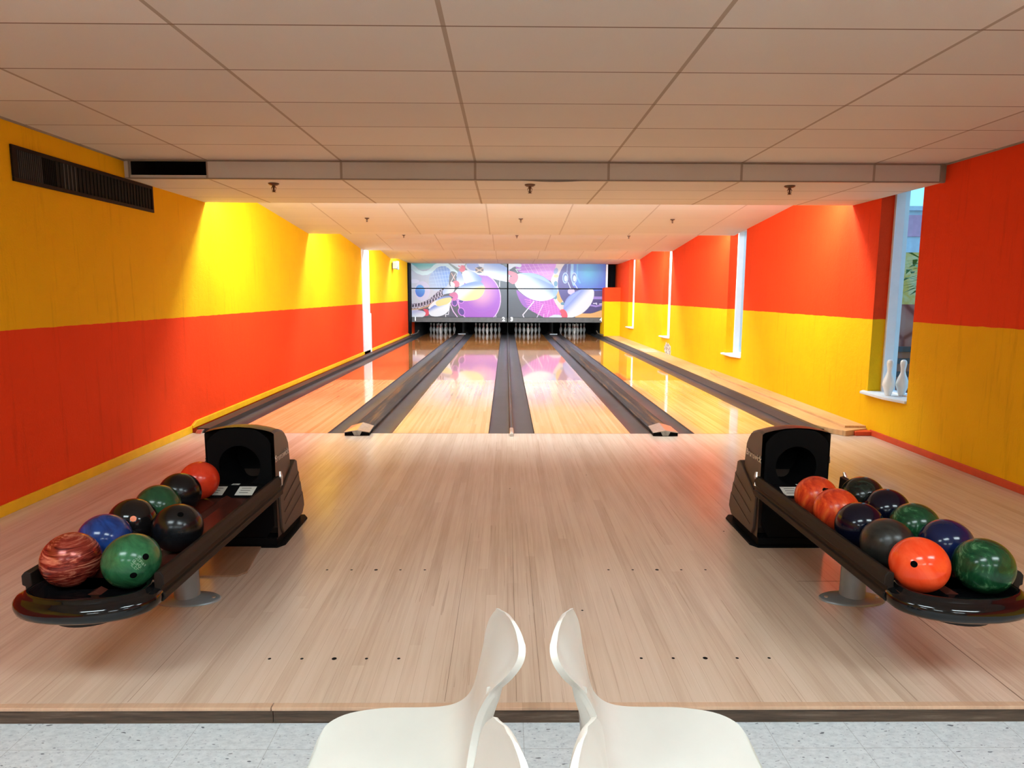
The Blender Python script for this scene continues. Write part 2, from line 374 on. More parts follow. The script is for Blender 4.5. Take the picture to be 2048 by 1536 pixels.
# lower pillar beside the masking unit
m = MB(); 
def rrect(x0, z0, x1, z1, r):
    pts = []
    for cx, cz, a0 in ((x1-r, z0+r, -90), (x1-r, z1-r, 0), (x0+r, z1-r, 90), (x0+r, z0+r, 180)):
        for k in range(5): a = math.radians(a0+k*22.5); pts.append((cx+r*math.cos(a), cz+r*math.sin(a)))
    return pts
m.prism(rrect(3.375, 0.0, 4.0, 1.745, 0.05), 'y', 16.3, 17.3); struct(m.build('wall_pillar', M_WALL_R))

# ceilings
m = MB(); m.box((WL, YN, ZC), (WR, -0.95, 3.1)); struct(m.build('ceiling', M_CEIL))
m = MB(); m.mi = 0
# first baffle: soffit face with one tile missing at the left, flat underside, back face
xh0, xh1 = WL+0.05, -2.765
m.box((xh1, -0.95, ZL), (WR, -0.93, ZC)); m.box((WL, -0.95, ZL), (xh0, -0.93, ZC)); m.box((xh0, -0.95, ZL), (xh1, -0.93, ZL+0.028))
m.mi = 1; m.box((WL, -0.93, ZL), (WR, EDGES[0], ZL+0.02)); m.box((WL, EDGES[0]-0.02, ZL+0.02), (WR, EDGES[0], 3.0))
m.mi = 2; m.box((xh0-0.01, -0.5, ZL+0.02), (xh1+0.01, -0.48, ZC+0.2)); m.box((xh0-0.012, -0.93, ZL+0.02), (xh0, -0.48, ZC+0.2)); m.box((xh1, -0.93, ZL+0.02), (xh1+0.012, -0.48, ZC+0.2)); m.box((xh0, -0.93, ZL+0.0205), (xh1, -0.5, ZL+0.022))
struct(m.build('ceiling_baffle', [M_CEILV, M_CEIL, M_VOID]))
m = MB(); m.box((WL, -0.957, ZL-0.006), (WR, -0.925, ZL+0.004)); m.box((WL, -0.955, ZC-0.012), (WR, -0.945, ZC+0.0)); m.box((WR-0.05, -0.962, ZL), (WR-0.0, -0.95, ZC)); m.box((xh0-0.012, -0.957, ZL), (xh0, -0.95, ZC)); struct(m.build('trim_4', plain('grid_bar', (0.30, 0.25, 0.2), 0.5)))
# sagging cover strip under the soffit
m = MB(); pts = [(0.06+0.62*t, ZL-0.004-0.012*math.sin(PI*t)) for t in [i/12 for i in range(13)]]
m.prism(pts+[(p[0], ZL+0.004) for p in pts[::-1]], 'y', -0.958, -0.95); struct(m.build('trim_5', plain('sagging_strip', (0.22, 0.19, 0.16), 0.5)))
nxt = EDGES[1:]+[16.95]
for k, (e, f) in enumerate(zip(EDGES, nxt)):
    s = e+0.50; L = f-s; zs = ZL+0.088*L if k < 3 else ZL+0.02+0.02*L; ze = ZL if k < 3 else ZL+0.03
    m = MB(); m.prism([(s, zs), (f, ze), (f, ze+0.03), (s, zs+0.03)], 'x', WL, WR)
    m.box((WL, s, zs), (WR, s+0.02, 3.0))
    if k < 3: m.box((WL, f-0.02, ze+0.02), (WR, f, 3.0))
    struct(m.build('ceiling_panel', M_CEILP))
m = MB(); m.box((WL, EDGES[0], 3.0), (WR, YF, 3.1)); m.box((WL, -0.95, 2.99), (WR, EDGES[0], 3.1)); struct(m.build('ceiling_upper', M_WHITE))
# wall angle strips along the near ceiling
m = MB(); m.box((WL, YN, ZC-0.014), (WL+0.012, -0.95, ZC)); m.box((WR-0.012, YN, ZC-0.014), (WR, -0.95, ZC)); struct(m.build('trim_6', bpy.data.materials['grid_bar']))

# ------------------------------------------------------------------ room lights behind the viewer
M_DIFF = emit('light_diffuser', (0.84, 1.0, 1.04), 17.5)
k = 0
def troffer(x, y, label):
    r = empty('ceiling_light', (x, y, ZC)); tag(r, label, 'light', 'ceiling lights behind the viewer')
    q = MB(); q.box((-0.62, -0.31, -0.012), (0.62, -0.28, 0.0)); q.box((-0.62, 0.28, -0.012), (0.62, 0.31, 0.0)); q.box((-0.62, -0.28, -0.012), (-0.59, 0.28, 0)); q.box((0.59, -0.28, -0.012), (0.62, 0.28, 0)); q.build('frame', M_WHITE, r)
    q = MB(); q.box((-0.59, -0.28, -0.009), (0.59, 0.28, -0.004)); q.build('diffuser', M_DIFF, r)
for x, y, s in ((-2.1, -6.6, 'left of the front row'), (0.25, -6.6, 'middle of the front row'), (2.6, -6.6, 'right of the front row'), (-2.1, -9.6, 'left of the back row'), (0.25, -9.6, 'middle of the back row'), (2.6, -9.6, 'right of the back row')):
    troffer(x, y, 'white recessed ceiling light panel, '+s+' over the seating')

# ------------------------------------------------------------------ lanes, gutters, cappings
LW = 1.054; GW = 0.235
e1 = 0.253; e2 = e1+LW; e3 = e2+2*GW+0.241; e4 = e3+LW
LANES = [(-e4, -e3, 1, 'leftmost lane, beside the yellow baseboard'), (-e2, -e1, 2, 'second lane from the left, left of the narrow centre rail'), (e1, e2, 3, 'third lane from the left, right of the narrow centre rail'), (e3, e4, 4, 'rightmost lane, on the window side')]
for a, b, n, s in LANES:
    m = MB(); m.box((a, 0.0, -0.11), (b, 19.4, 0.0))
    tag(m.build('bowling_lane', M_LANE), 'glossy maple '+s, 'bowling lane', 'bowling lanes')
GUT = [(-e4-GW, 'far left gutter between the yellow baseboard and the first lane'), (-e3, 'gutter on the right of the leftmost lane'), (-e2-GW, 'gutter on the left of the second lane'), (-e1, 'gutter left of the narrow centre rail'),
       (e1-GW, 'gutter right of the narrow centre rail'), (e2, 'gutter on the right of the third lane'), (e3-GW, 'gutter on the left of the rightmost lane'), (e4, 'far right gutter beside the wooden ledge')]
for x, s in GUT:
    m = MB(); N = 10; r = GW/2; dep = 0.045
    arc = [(x+r-r*math.cos(PI*i/N)*0.985, -0.004-dep*math.sin(PI*i/N)) for i in range(N+1)]
    bot = [(x+GW-0.002, -0.11), (x+0.002, -0.11)]
    m.prism(arc+bot, 'y', 0.0, 19.0)
    tag(m.build('gutter', M_GUT, smooth=True, ang=30), 'dark grey channel, '+s, 'gutter', 'lane gutters')
for sx, s in ((-1, 'between the first and second lanes'), (1, 'between the third and fourth lanes')):
    a, b = sorted((sx*(e2+GW), sx*(e3-GW)))
    r = empty('lane_divider', ((a+b)/2, 0, 0)); w = (b-a)/2
    tag(r, 'wide worn dark capping with silver end cover '+s, 'lane divider', 'wide lane dividers')
    q = MB(); q.prism([(-w+0.002, -0.11), (w-0.002, -0.11), (w-0.002, 0.028), (w-0.02, 0.036), (0, 0.044), (-w+0.02, 0.036), (-w+0.002, 0.028)], 'y', 0.06, 19.0); q.build('capping', M_DIV, r)
    q = MB(); hw = 0.137
    fr = [(-hw, -0.13, 0.042), (0.0, -0.13, 0.062), (hw, -0.13, 0.042)]; bk = [(-hw+0.012, 0.17, 0.052), (0.0, 0.19, 0.085), (hw-0.012, 0.17, 0.052)]
    q.add(fr+bk+[(p[0], p[1], p[2]-0.008) for p in fr+bk], [(0, 1, 4, 3), (1, 2, 5, 4), (6, 9, 10, 7), (7, 10, 11, 8), (0, 6, 7, 1), (1, 7, 8, 2), (3, 4, 10, 9), (4, 5, 11, 10), (0, 3, 9, 6), (2, 8, 11, 5)])
    q.build('end_cover', M_CHROME, r)
    q = MB(); q.add([(-hw+0.004, -0.128, 0.0), (hw-0.004, -0.128, 0.0), (hw-0.004, -0.128, 0.036), (0, -0.128, 0.055), (-hw+0.004, -0.128, 0.036), (-hw+0.012, 0.1, 0.0), (hw-0.012, 0.1, 0.0), (hw-0.012, 0.1, 0.036), (0, 0.1, 0.055), (-hw+0.012, 0.1, 0.036)],
          [(0, 1, 2, 3, 4), (5, 9, 8, 7, 6), (0, 5, 6, 1), (1, 6, 7, 2), (4, 3, 8, 9), (2, 7, 8, 3), (0, 4, 9, 5)]); q.build('end_box', M_BLACK, r)
    q = MB(); q.prism([(-0.03, 0.002), (0.03, 0.002), (0.052, 0.047), (0, 0.054), (-0.052, 0.047)], 'y', -0.134, -0.127); q.build('light_lens', plain('lens_grey', (0.40, 0.40, 0.36), 0.3, var=0.3, scale=40), r)
r = empty('lane_divider', (0, 0, 0)); tag(r, 'narrow dark centre rail with small silver end cap between second and third lanes', 'lane divider')
q = MB(); q.prism([(-0.017, -0.11), (0.017, -0.11), (0.017, 0.032), (0.010, 0.040), (-0.010, 0.040), (-0.017, 0.032)], 'y', 0.06, 19.0); q.build('capping', M_GUT, r)
q = MB(); q.loft([[(-0.022, y, 0.0), (0.022, y, 0.0), (0.022, y, h*0.8), (0.013, y, h), (-0.013, y, h), (-0.022, y, h*0.8)] for y, h in ((-0.14, 0.030), (-0.10, 0.042), (0.10, 0.046))]); q.build('end_cap', M_CHROME, r, bevel=0.003)
# outer curbs
m = MB(); m.box((-e4-GW-0.135, 0.02, -0.11), (-e4-GW-0.001, 18.0, 0.0499)); tag(m.build('lane_curb', M_CURB), 'black curb strip along the foot of the left wall', 'curb')
m = MB(); m.box((-e4-GW-0.13, -0.05, 0.0), (-e4-GW-0.06, 0.018, 0.04)); m.v = [(x+0.012*(z > 0.03), y+0.03*(z > 0.03 and y < 0), z) for x, y, z in m.v]; tag(m.build('curb_end_cover', M_CHROME, bevel=0.006), 'small silver end cover at the foot of the left wall behind the ball return', 'end cover')
m = MB(); m.prism([(e4+GW+0.001, -0.11), (3.452, -0.11), (3.452, 0.052), (3.40, 0.052), (e4+GW+0.001, 0.0)], 'y', 0.02, 18.0); tag(m.build('lane_curb', M_CURB), 'black sloping curb strip along the wooden ledge by the windows', 'curb')
m = MB(); m.prism([(3.453, 0.25), (3.453, 16.29), (WR, 16.29), (WR, 0.03), (3.62, -0.12), (3.54, 0.0)], 'z', 0.0, 0.058); tag(m.build('wall_ledge', M_LEDGE, bevel=0.004), 'plywood ledge running along the right wall beside the gutter', 'ledge')
m = MB()
m.prism([(3.70, 0.06), (3.695, 4.5), (3.76, 5.2), (WR, 5.6), (WR, 0.05)], 'z', 0.0585, 0.082); tag(m.build('cover_board', M_LEDGE, bevel=0.002), 'long warped plywood board lying on the ledge under the nearest window', 'board')
m = MB(); m.prism([(3.46, 9.6), (3.80, 9.6), (3.905, 10.72), (3.47, 10.65)], 'z', 0.0585, 0.072); tag(m.build('loose_board', plain('pale_board', (0.66, 0.46, 0.30), 0.6), bevel=0.002), 'short pale board lying loose on the ledge near the far end', 'board')
# access cover on the approach by the left ball return
m = MB(); m.prism([(-1.93, -3.755), (-1.51, -3.755), (-1.475, -3.70), (-1.545, -3.24), (-1.93, -3.24)], 'z', 0.0006, 0.010)
tag(m.build('floor_hatch', wood('hatch_ply', [(0.20, 0.10, 0.055), (0.30, 0.17, 0.10), (0.38, 0.24, 0.16)], 0.4, 2, 0.35, 0.8), bevel=0.002), 'flat brown floor hatch board in front of the left ball return hood', 'hatch')

# ------------------------------------------------------------------ pins
prof = [(0.026, 0.0), (0.0285, 0.006), (0.0355, 0.030), (0.050, 0.075), (0.0585, 0.105), (0.0605, 0.118), (0.0595, 0.135), (0.053, 0.165), (0.0415, 0.197), (0.031, 0.222), (0.0245, 0.244), (0.0228, 0.262), (0.0235, 0.282), (0.0280, 0.310), (0.0318, 0.335), (0.0323, 0.345), (0.0300, 0.362), (0.0225, 0.374), (0.011, 0.380), (0.002, 0.381)]
def make_pin(stripes=True):
    r = empty('bowling_pin')
    q = MB(); q.lathe(prof, n=24); q.build('body', M_PIN, r, smooth=True, ang=60)
    if stripes:
        for z0, z1 in ((0.238, 0.250), (0.262, 0.274)):
            q = MB(); q.lathe([(np.interp(z, [p[1] for p in prof], [p[0] for p in prof])+0.0006, z) for z in (z0, (z0+z1)/2, z1)], n=24, cap0=False, cap1=False); q.build('neck_stripe', M_RED, r, smooth=True)
    return r
proto = make_pin(); used = False
ROWP = [['head pin'], ['second row left', 'second row right'], ['third row left', 'third row middle', 'third row right'], ['back row left corner', 'back row inner left', 'back row inner right', 'back row right corner']]
LNAME = ['leftmost lane', 'second lane from the left', 'third lane from the left', 'rightmost lane']
for li, (a, b, n, s) in enumerate(LANES):
    cx = (a+b)/2
    for row in range(4):
        for j in range(row+1):
            o = copy_tree(proto) if used else proto; used = True
            o.location = (cx+(j-row/2)*0.3048+random.uniform(-0.004, 0.004), 18.29+row*0.264, 0.0005); o.rotation_euler = (0, 0, random.uniform(0, 6))
            tag(o, 'white striped pin, '+ROWP[row][j]+', on the '+LNAME[li], 'bowling pin', 'bowling pins standing at the lane ends')
wp = make_pin(False); wp.location = (WR+0.030, -0.27, SILL+0.0145); tag(wp, 'white bowling pin on the nearest window sill, the one nearer the room', 'bowling pin', 'white pins on the window sill')
wq = copy_tree(wp); wq.location = (WR+0.166, -0.28, SILL+0.0145); tag(wq, 'white bowling pin on the nearest window sill, the one beside the glass', 'bowling pin', 'white pins on the window sill')

# ------------------------------------------------------------------ pit and masking units
MY = 16.9
def pz(v): return 2.575-(v-526.5)*0.01757
def px(u): return -3.435+(u-822)*0.017794
m = MB(); m.box((WL+0.002, 18.05, -0.1), (-e4-GW-0.002, 20.4, 2.6)); struct(m.build('wall_kickback_left', M_VOID))
m = MB(); m.box((e4+GW+0.16, 17.31, -0.1), (WR-0.002, 20.4, 1.55)); struct(m.build('wall_kickback_right', M_VOID))
m = MB(); m.box((-3.29, 20.3, -0.1), (3.29, 20.4, 2.5))
for x in (-(e2+e3)/2, 0, (e2+e3)/2): m.box((x-0.012, 17.6, 0.046), (x+0.012, 20.3, 0.62))
m.box((-3.29, 17.2, 0.60), (3.29, 20.3, 0.66))
tag(m.build('pinsetter_housing', M_VOID), 'black pinsetter housing above and behind the pins at the lane ends', 'pinsetter')
# -- printed bowling artwork, painted in a small grid and stored as colours of the panels
STEP = 0.5
U0, U1, V0, V1 = 822.0, 1210.5, 526.5, 634.5
gu = np.arange(U0, U1+STEP, STEP); gv = np.arange(V0, V1+STEP, STEP)
UU, VV = np.meshgrid(gu, gv); IMG = np.zeros(UU.shape+(3,)); IMG[:] = (84, 84, 92)
IMG += ((VV-526)/108*14)[..., None]-7
OFF = 810.0
def Z(): return (UU-OFF)*9.752, (VV-510)*9.752
def cl(c):
    return (lambda X, Y: np.broadcast_to(np.array(c, float), X.shape+(3,))) if isinstance(c, tuple) else c
def put_(mask, c, al=1.0):
    X, Y = Z(); k = cl(c)(X, Y); IMG[mask] = IMG[mask]*(1-al)+k[mask]*al
def ell(cx, cy, a, b, rot=0, c=(255, 255, 255), al=1.0, ring=None):
    X, Y = Z(); t = math.radians(rot); dx, dy = X-cx, Y-cy
    p = dx*math.cos(t)+dy*math.sin(t); q = -dx*math.sin(t)+dy*math.cos(t); d = np.sqrt((p/a)**2+(q/b)**2)
    put_((d < 1) if ring is None else (np.abs(d-1)*min(a, b) < ring), c, al)
def poly(pts, c, al=1.0, sm=True):
    X, Y = Z(); pts = np.array(pts, float)
    if sm:
        n = len(pts); o = []
        for i in range(n):
            p0, p1, p2, p3 = pts[i-1], pts[i], pts[(i+1) % n], pts[(i+2) % n]
            for t in np.arange(0, 1, 0.2): o.append(0.5*((2*p1)+(-p0+p2)*t+(2*p0-5*p1+4*p2-p3)*t*t+(-p0+3*p1-3*p2+p3)*t**3))
        pts = np.array(o)
    ins = np.zeros(X.shape, bool); j = len(pts)-1
    for i in range(len(pts)):
        xi, yi = pts[i]; xj, yj = pts[j]
        if abs(yj-yi) > 1e-9: ins ^= ((yi > Y) != (yj > Y)) & (X < (xj-xi)*(Y-yi)/(yj-yi)+xi)
        j = i
    put_(ins, c, al); return ins
def line(pts, w, c, al=1.0, clip=None):
    X, Y = Z(); mk = np.zeros(X.shape, bool)
    for (x0, y0), (x1, y1) in zip(pts[:-1], pts[1:]):
        dx, dy = x1-x0, y1-y0; L = dx*dx+dy*dy+1e-9; t = np.clip(((X-x0)*dx+(Y-y0)*dy)/L, 0, 1)
        mk |= (X-x0-t*dx)**2+(Y-y0-t*dy)**2 < (w/2)**2
    if clip is not None: mk &= clip
    put_(mk, c, al)
def grad(c0, c1, x0, y0, x1, y1):
    c0, c1 = np.array(c0, float), np.array(c1, float)
    def f(X, Y):
        dx, dy = x1-x0, y1-y0; t = np.clip(((X-x0)*dx+(Y-y0)*dy)/(dx*dx+dy*dy), 0, 1)[..., None]; t = t*t*(3-2*t); return c0*(1-t)+c1*t
    return f
def rad(c0, c1, cx, cy, r0, r1):
    c0, c1 = np.array(c0, float), np.array(c1, float)
    def f(X, Y):
        t = np.clip((np.sqrt((X-cx)**2+(Y-cy)**2)-r0)/(r1-r0), 0, 1)[..., None]; return c0*(1-t)+c1*t
    return f
LEFTM = UU < 1015
# left half
poly([(90, 130), (1000, 130), (1010, 330), (880, 560), (800, 720), (600, 830), (350, 1000), (90, 1060)], grad((198, 205, 225), (222, 215, 222), 500, 200, 300, 900))
net = poly([(480, 400), (640, 230), (780, 210), (870, 280), (850, 520), (760, 640), (560, 690), (470, 600)], grad((120, 160, 235), (205, 212, 235), 850, 300, 430, 640))
for i in range(7):
    line([(500+i*60, 200), (640+i*50, 700)], 9, (205, 225, 255), 0.7, net); line([(430, 300+i*65), (900, 230+i*75)], 9, (205, 225, 255), 0.7, net)
poly([(90, 130), (640, 130), (560, 215), (440, 270), (300, 285), (190, 210), (100, 160)], grad((120, 205, 205), (190, 232, 235), 330, 180, 330, 300))
line([(90, 190), (160, 250), (240, 320), (330, 352), (420, 350), (510, 300), (590, 220), (680, 180), (790, 175), (870, 225), (940, 300), (1010, 370)], 78, (226, 250, 255))
ell(330, 700, 150, 190, 0, (228, 215, 245), 0.8); ell(285, 700, 92, 120, 0, grad((60, 120, 220), (90, 170, 240), 230, 800, 330, 600)); ell(180, 510, 90, 40, 0, (235, 228, 250), 0.8)
band = poly([(90, 960), (300, 930), (470, 850), (620, 720), (760, 640), (760, 760), (560, 920), (350, 1010), (90, 1060)], (58, 44, 66))
for i in range(14):
    line([(90+i*55, 1080), (190+i*52, 760-i*12)], 12, (225, 205, 225), 1, band); line([(60+i*55, 880-i*16), (150+i*56, 1080-i*18)], 11, (215, 195, 215), 1, band)
line([(90, 1065), (280, 1050), (430, 1000), (570, 900)], 24, (222, 170, 130)); line([(90, 1030), (280, 1020), (420, 975)], 10, (240, 225, 225))
poly([(840, 130), (1200, 130), (1120, 330), (1010, 310), (930, 240)], (150, 158, 152)); poly([(860, 130), (1160, 130), (1130, 230), (1060, 260), (960, 210)], (240, 246, 252))
poly([(880, 330), (1000, 350), (960, 480), (880, 570), (850, 560)], (95, 78, 80)); line([(900, 350), (970, 480)], 14, (240, 170, 140)); line([(980, 360), (880, 540)], 14, (240, 225, 215))
ell(1440, 850, 425, 502, 0, (180, 92, 205)); ell(1500, 780, 300, 350, 15, rad((255, 175, 200), (182, 96, 208), 1480, 740, 60, 330)); ell(1440, 850, 418, 495, 0, (246, 190, 246), 1, 9)
poly([(860, 940), (1000, 1130), (1010, 1225), (860, 1225)], (84, 80, 96)); line([(870, 950), (930, 1100), (1010, 1210)], 18, (250, 205, 245))
for cx_, cy_, a_, b_, r_ in ((958, 928, 45, 58, 0), (1085, 900, 42, 28, 0), (1092, 1105, 50, 70, -25)):
    ell(cx_, cy_, a_+16, b_+16, r_, (225, 130, 238)); ell(cx_, cy_, a_, b_, r_, (92, 52, 145))
WB = lambda x0, y0, x1, y1: grad((150, 172, 232), (250, 251, 255), x0, y0, x1, y1)
ell(1500, 260, 330, 130, 8, (236, 240, 252)); ell(1320, 210, 130, 90, 20, (168, 182, 235)); ell(1445, 285, 78, 62, 0, (108, 96, 96)); line([(1370, 250), (1520, 330)], 18, (245, 205, 175)); line([(1520, 250), (1370, 330)], 18, (245, 205, 175))
poly([(1560, 150), (1720, 140), (1900, 190), (2030, 280), (2030, 500), (1900, 500), (1700, 450), (1560, 350), (1530, 240)], grad((160, 182, 236), (248, 251, 255), 1850, 190, 1760, 420))
poly([(1880, 150), (2030, 150), (2030, 220), (1960, 230)], (125, 130, 128)); poly([(1180, 290), (1340, 330), (1480, 440), (1470, 510), (1330, 540), (1200, 560), (1110, 480), (1110, 340)], grad((128, 155, 232), (250, 252, 255), 1440, 380, 1240, 470))
poly([(1020, 340), (1080, 330), (1150, 520), (1120, 600), (1060, 620), (1000, 500)], grad((150, 165, 225), (246, 248, 255), 1050, 350, 1090, 590)); ell(1110, 262, 62, 68, 30, (250, 112, 138)); poly([(1035, 190), (1090, 215), (1080, 250), (1030, 250)], (252, 250, 252)); line([(1040, 210), (1110, 250)], 22, (250, 120, 140))
ell(990, 558, 70, 60, 30, (248, 112, 135)); poly([(900, 520), (960, 560), (950, 620), (880, 590)], (244, 246, 254)); line([(1050, 620), (940, 730)], 22, (120, 115, 130))
poly([(740, 680), (860, 610), (960, 620), (930, 720), (820, 750), (730, 760)], grad((190, 200, 240), (250, 250, 255), 740, 640, 900, 720))
poly([(960, 730), (1080, 600), (1260, 530), (1440, 510), (1530, 580), (1540, 700), (1460, 820), (1300, 880), (1120, 890), (1000, 830)], grad((136, 160, 232), (252, 250, 246), 1230, 560, 1240, 670))
poly([(1010, 700), (1200, 670), (1530, 600), (1520, 740), (1420, 850), (1250, 890), (1110, 885), (1040, 850)], grad((255, 255, 240), (252, 234, 150), 1200, 660, 1300, 770), 0.9)
poly([(850, 770), (960, 720), (1020, 770), (1020, 840), (960, 890), (870, 860), (930, 830)], grad((222, 105, 150), (232, 120, 190), 900, 760, 980, 880))
poly([(440, 1040), (560, 900), (700, 820), (860, 800), (900, 870), (860, 960), (760, 1010), (600, 1040)], grad((140, 152, 215), (252, 250, 250), 680, 830, 690, 900)); poly([(590, 920), (720, 850), (880, 830), (880, 900), (760, 990), (640, 1010)], (252, 232, 150))
poly([(450, 1080), (560, 980), (650, 1000), (840, 960), (850, 1060), (760, 1160), (620, 1200), (480, 1180)], grad((135, 155, 225), (252, 252, 255), 560, 990, 600, 1080)); poly([(340, 1060), (420, 1060), (450, 1110), (440, 1180), (360, 1190), (390, 1130)], (244, 78, 100))
poly([(90, 1100), (240, 1080), (370, 1110), (380, 1170), (300, 1220), (90, 1220)], grad((205, 200, 235), (250, 250, 255), 200, 1090, 230, 1200))
line([(860, 970), (835, 1160), (782, 1160), (782, 1205)], 14, (250, 245, 250)); line([(1840, 490), (1838, 610)], 12, (240, 235, 245)); line([(1770, 1150), (1765, 1215)], 12, (240, 225, 235))
# right half
OFF = 1010.0; keep = IMG.copy()
lat = poly([(260, 130), (1150, 130), (1040, 300), (930, 500), (700, 400), (420, 350), (250, 300)], grad((205, 108, 215), (238, 150, 240), 400, 200, 850, 350))
for i in range(6): line([(330+i*90, 120), (480+i*90, 380)], 12, (246, 175, 240), 0.8, lat); line([(260, 180+i*70), (900, 130+i*60)], 12, (246, 175, 240), 0.6, lat)
cres = poly([(215, 680), (330, 960), (560, 1110), (800, 1220), (1050, 1200), (1100, 1080), (960, 850), (700, 880), (400, 800)], grad((170, 95, 195), (225, 110, 205), 330, 900, 950, 1050))
for i in range(9): line([(480+i*65, 820), (560+i*35, 1230) if i < 4 else (640+i*52, 1230)], 13, (246, 130, 225), 1, cres); line([(380+i*20, 860+i*45), (1100, 1030+i*30)], 13, (246, 130, 225), 1, cres)
poly([(1010, 130), (1170, 130), (1060, 400), (1040, 640), (1170, 900), (1110, 1090), (950, 860), (1010, 720), (930, 570), (890, 480), (960, 300)], (252, 226, 216))
ell(1060, 810, 55, 120, -15, (252, 190, 110)); ell(985, 550, 38, 55, 0, (110, 160, 190)); ell(985, 300, 40, 60, 20, (160, 175, 215)); ell(990, 400, 45, 30, 0, (255, 215, 150)); ell(980, 810, 35, 45, 0, (110, 160, 180)); ell(1130, 940, 45, 30, 0, (110, 160, 180))
poly([(1400, 1230), (1480, 1140), (1700, 1130), (1960, 1060), (1960, 1230)], (254, 190, 118))
ell(1580, 545, 555, 590, 0, grad((94, 76, 160), (74, 60, 128), 1200, 300, 1500, 1100))
poly([(1280, 120), (1990, 120), (1990, 640), (1400, 640), (1300, 480)], rad((84, 186, 232), (94, 108, 226), 1620, 330, 60, 420)); line([(1300, 120), (1300, 430), (1340, 560)], 55, (170, 210, 246)); line([(1400, 140), (1400, 420), (1460, 530)], 30, (110, 190, 240))
poly([(1180, 120), (1270, 120), (1270, 420), (1330, 650), (1180, 650), (1150, 400)], (88, 80, 158), 0.8)
for cx_ in (1170, 1342): ell(cx_, 435, 58, 108, 0, (196, 214, 246)); ell(cx_, 435, 42, 88, 0, (110, 130, 195)); ell(cx_+8, 445, 30, 60, 0, (232, 240, 250))
line([(1212, 170), (1200, 330)], 16, (170, 180, 236)); line([(1225, 520), (1275, 640)], 16, (220, 222, 250)); line([(1350, 540), (1410, 640)], 16, (220, 226, 252))
line([(1720, 825), (1960, 825)], 56, (176, 142, 226)); line([(1620, 960), (1780, 990), (1960, 950)], 34, (176, 142, 226)); line([(1730, 935), (1790, 930), (1790, 955)], 20, (245, 235, 255)); line([(1850, 945), (1960, 930)], 16, (245, 235, 255))
ell(1290, 700, 70, 62, 0, (226, 205, 244))
poly([(250, 360), (500, 340), (760, 420), (930, 570), (1020, 690), (960, 820), (760, 885), (560, 870), (360, 770), (200, 600), (190, 440)], grad((135, 160, 228), (252, 254, 255), 720, 430, 560, 640)); poly([(270, 350), (520, 345), (760, 430), (920, 570), (700, 470), (480, 400)], (178, 204, 248), 0.9)
poly([(950, 600), (1040, 650), (1000, 760), (940, 780)], (170, 205, 240), 0.7)
poly([(60, 300), (200, 340), (250, 400), (230, 500), (150, 560), (60, 500), (50, 430), (130, 410), (60, 370)], (252, 126, 146)); ell(30, 450, 50, 45, 0, (250, 245, 250))
poly([(0, 240), (60, 170), (200, 140), (310, 180), (290, 230), (180, 220), (70, 280)], (238, 244, 252)); line([(200, 270), (300, 270)], 16, (230, 232, 238)); line([(205, 270), (240, 320)], 14, (230, 232, 238))
poly([(1140, 1060), (1190, 860), (1330, 730), (1520, 650), (1700, 650), (1740, 760), (1680, 950), (1540, 1110), (1360, 1200), (1200, 1220)], grad((140, 158, 232), (252, 250, 250), 1340, 800, 1480, 930)); poly([(1150, 1020), (1200, 880), (1340, 750), (1480, 680), (1330, 850), (1230, 960)], (166, 184, 240), 0.9)
poly([(1070, 1080), (1150, 1050), (1215, 1130), (1210, 1225), (1080, 1225), (1105, 1160)], (250, 92, 112)); poly([(850, 1225), (960, 1160), (1090, 1170), (1090, 1225)], (232, 236, 250))
line([(560, 900), (345, 1165), (370, 1222)], 18, (250, 240, 250)); line([(740, 960), (620, 1222)], 14, (250, 225, 245)); line([(760, 1150), (752, 1222)], 12, (248, 225, 245)); line([(860, 1080), (820, 1222)], 12, (248, 190, 240))
IMG[LEFTM] = keep[LEFTM]
IMG = np.clip(IMG, 0, 255)/255.0
LIN = np.where(IMG <= 0.04045, IMG/12.92, ((IMG+0.055)/1.055)**2.4)*0.53
def art_mat():
    t = NT('printed_mural'); a = t.n('Attribute', attribute_name='print'); t.col(a.outputs['Color']); t.set(Roughness=0.35); return t.mat
M_ART = art_mat()
def art_panel(name, u0, u1, v0, v1, parent, org):
    iu = np.where((gu >= u0) & (gu <= u1))[0]; iv = np.where((gv >= v0) & (gv <= v1))[0]
    nu, nv = len(iu), len(iv)
    X = px(gu[iu]); Zz = pz(gv[iv]); vs = np.zeros((nv, nu, 3)); vs[..., 0] = X[None]-org[0]; vs[..., 1] = MY-org[1]; vs[..., 2] = Zz[:, None]-org[2]
    cols = np.ones((nv, nu, 4)); cols[..., :3] = LIN[np.ix_(iv, iu)]*np.array([0.97, 1.0, 1.02])
    fs = [(j*nu+i, (j+1)*nu+i, (j+1)*nu+i+1, j*nu+i+1) for j in range(nv-1) for i in range(nu-1)]
    V = vs.reshape(-1, 3).tolist(); n0 = len(V)
    c4 = [0, nu-1, nv*nu-1, (nv-1)*nu]; bk = [[V[i][0], V[i][1]+0.02, V[i][2]] for i in c4]; V += bk
    fs += [(n0+1, n0+2, n0+3, n0), (0, c4[1], n0+1, n0), (c4[1], c4[2], n0+2, n0+1), (c4[2], c4[3], n0+3, n0+2), (c4[3], 0, n0, n0+3)]
    me = bpy.data.meshes.new(name); me.from_pydata(V, [], fs); me.materials.append(M_ART)
    at = me.color_attributes.new('print', 'FLOAT_COLOR', 'POINT'); at.data.foreach_set('color', np.vstack([cols.reshape(-1, 4), np.tile([0.03, 0.03, 0.03, 1], (4, 1))]).astype(np.float32).ravel())
    me.update(); o = bpy.data.objects.new(name, me); C.objects.link(o); o.parent = parent; return o
M_NUM = plain('number_white', (0.9, 0.9, 0.9), 0.5, var=0.02)
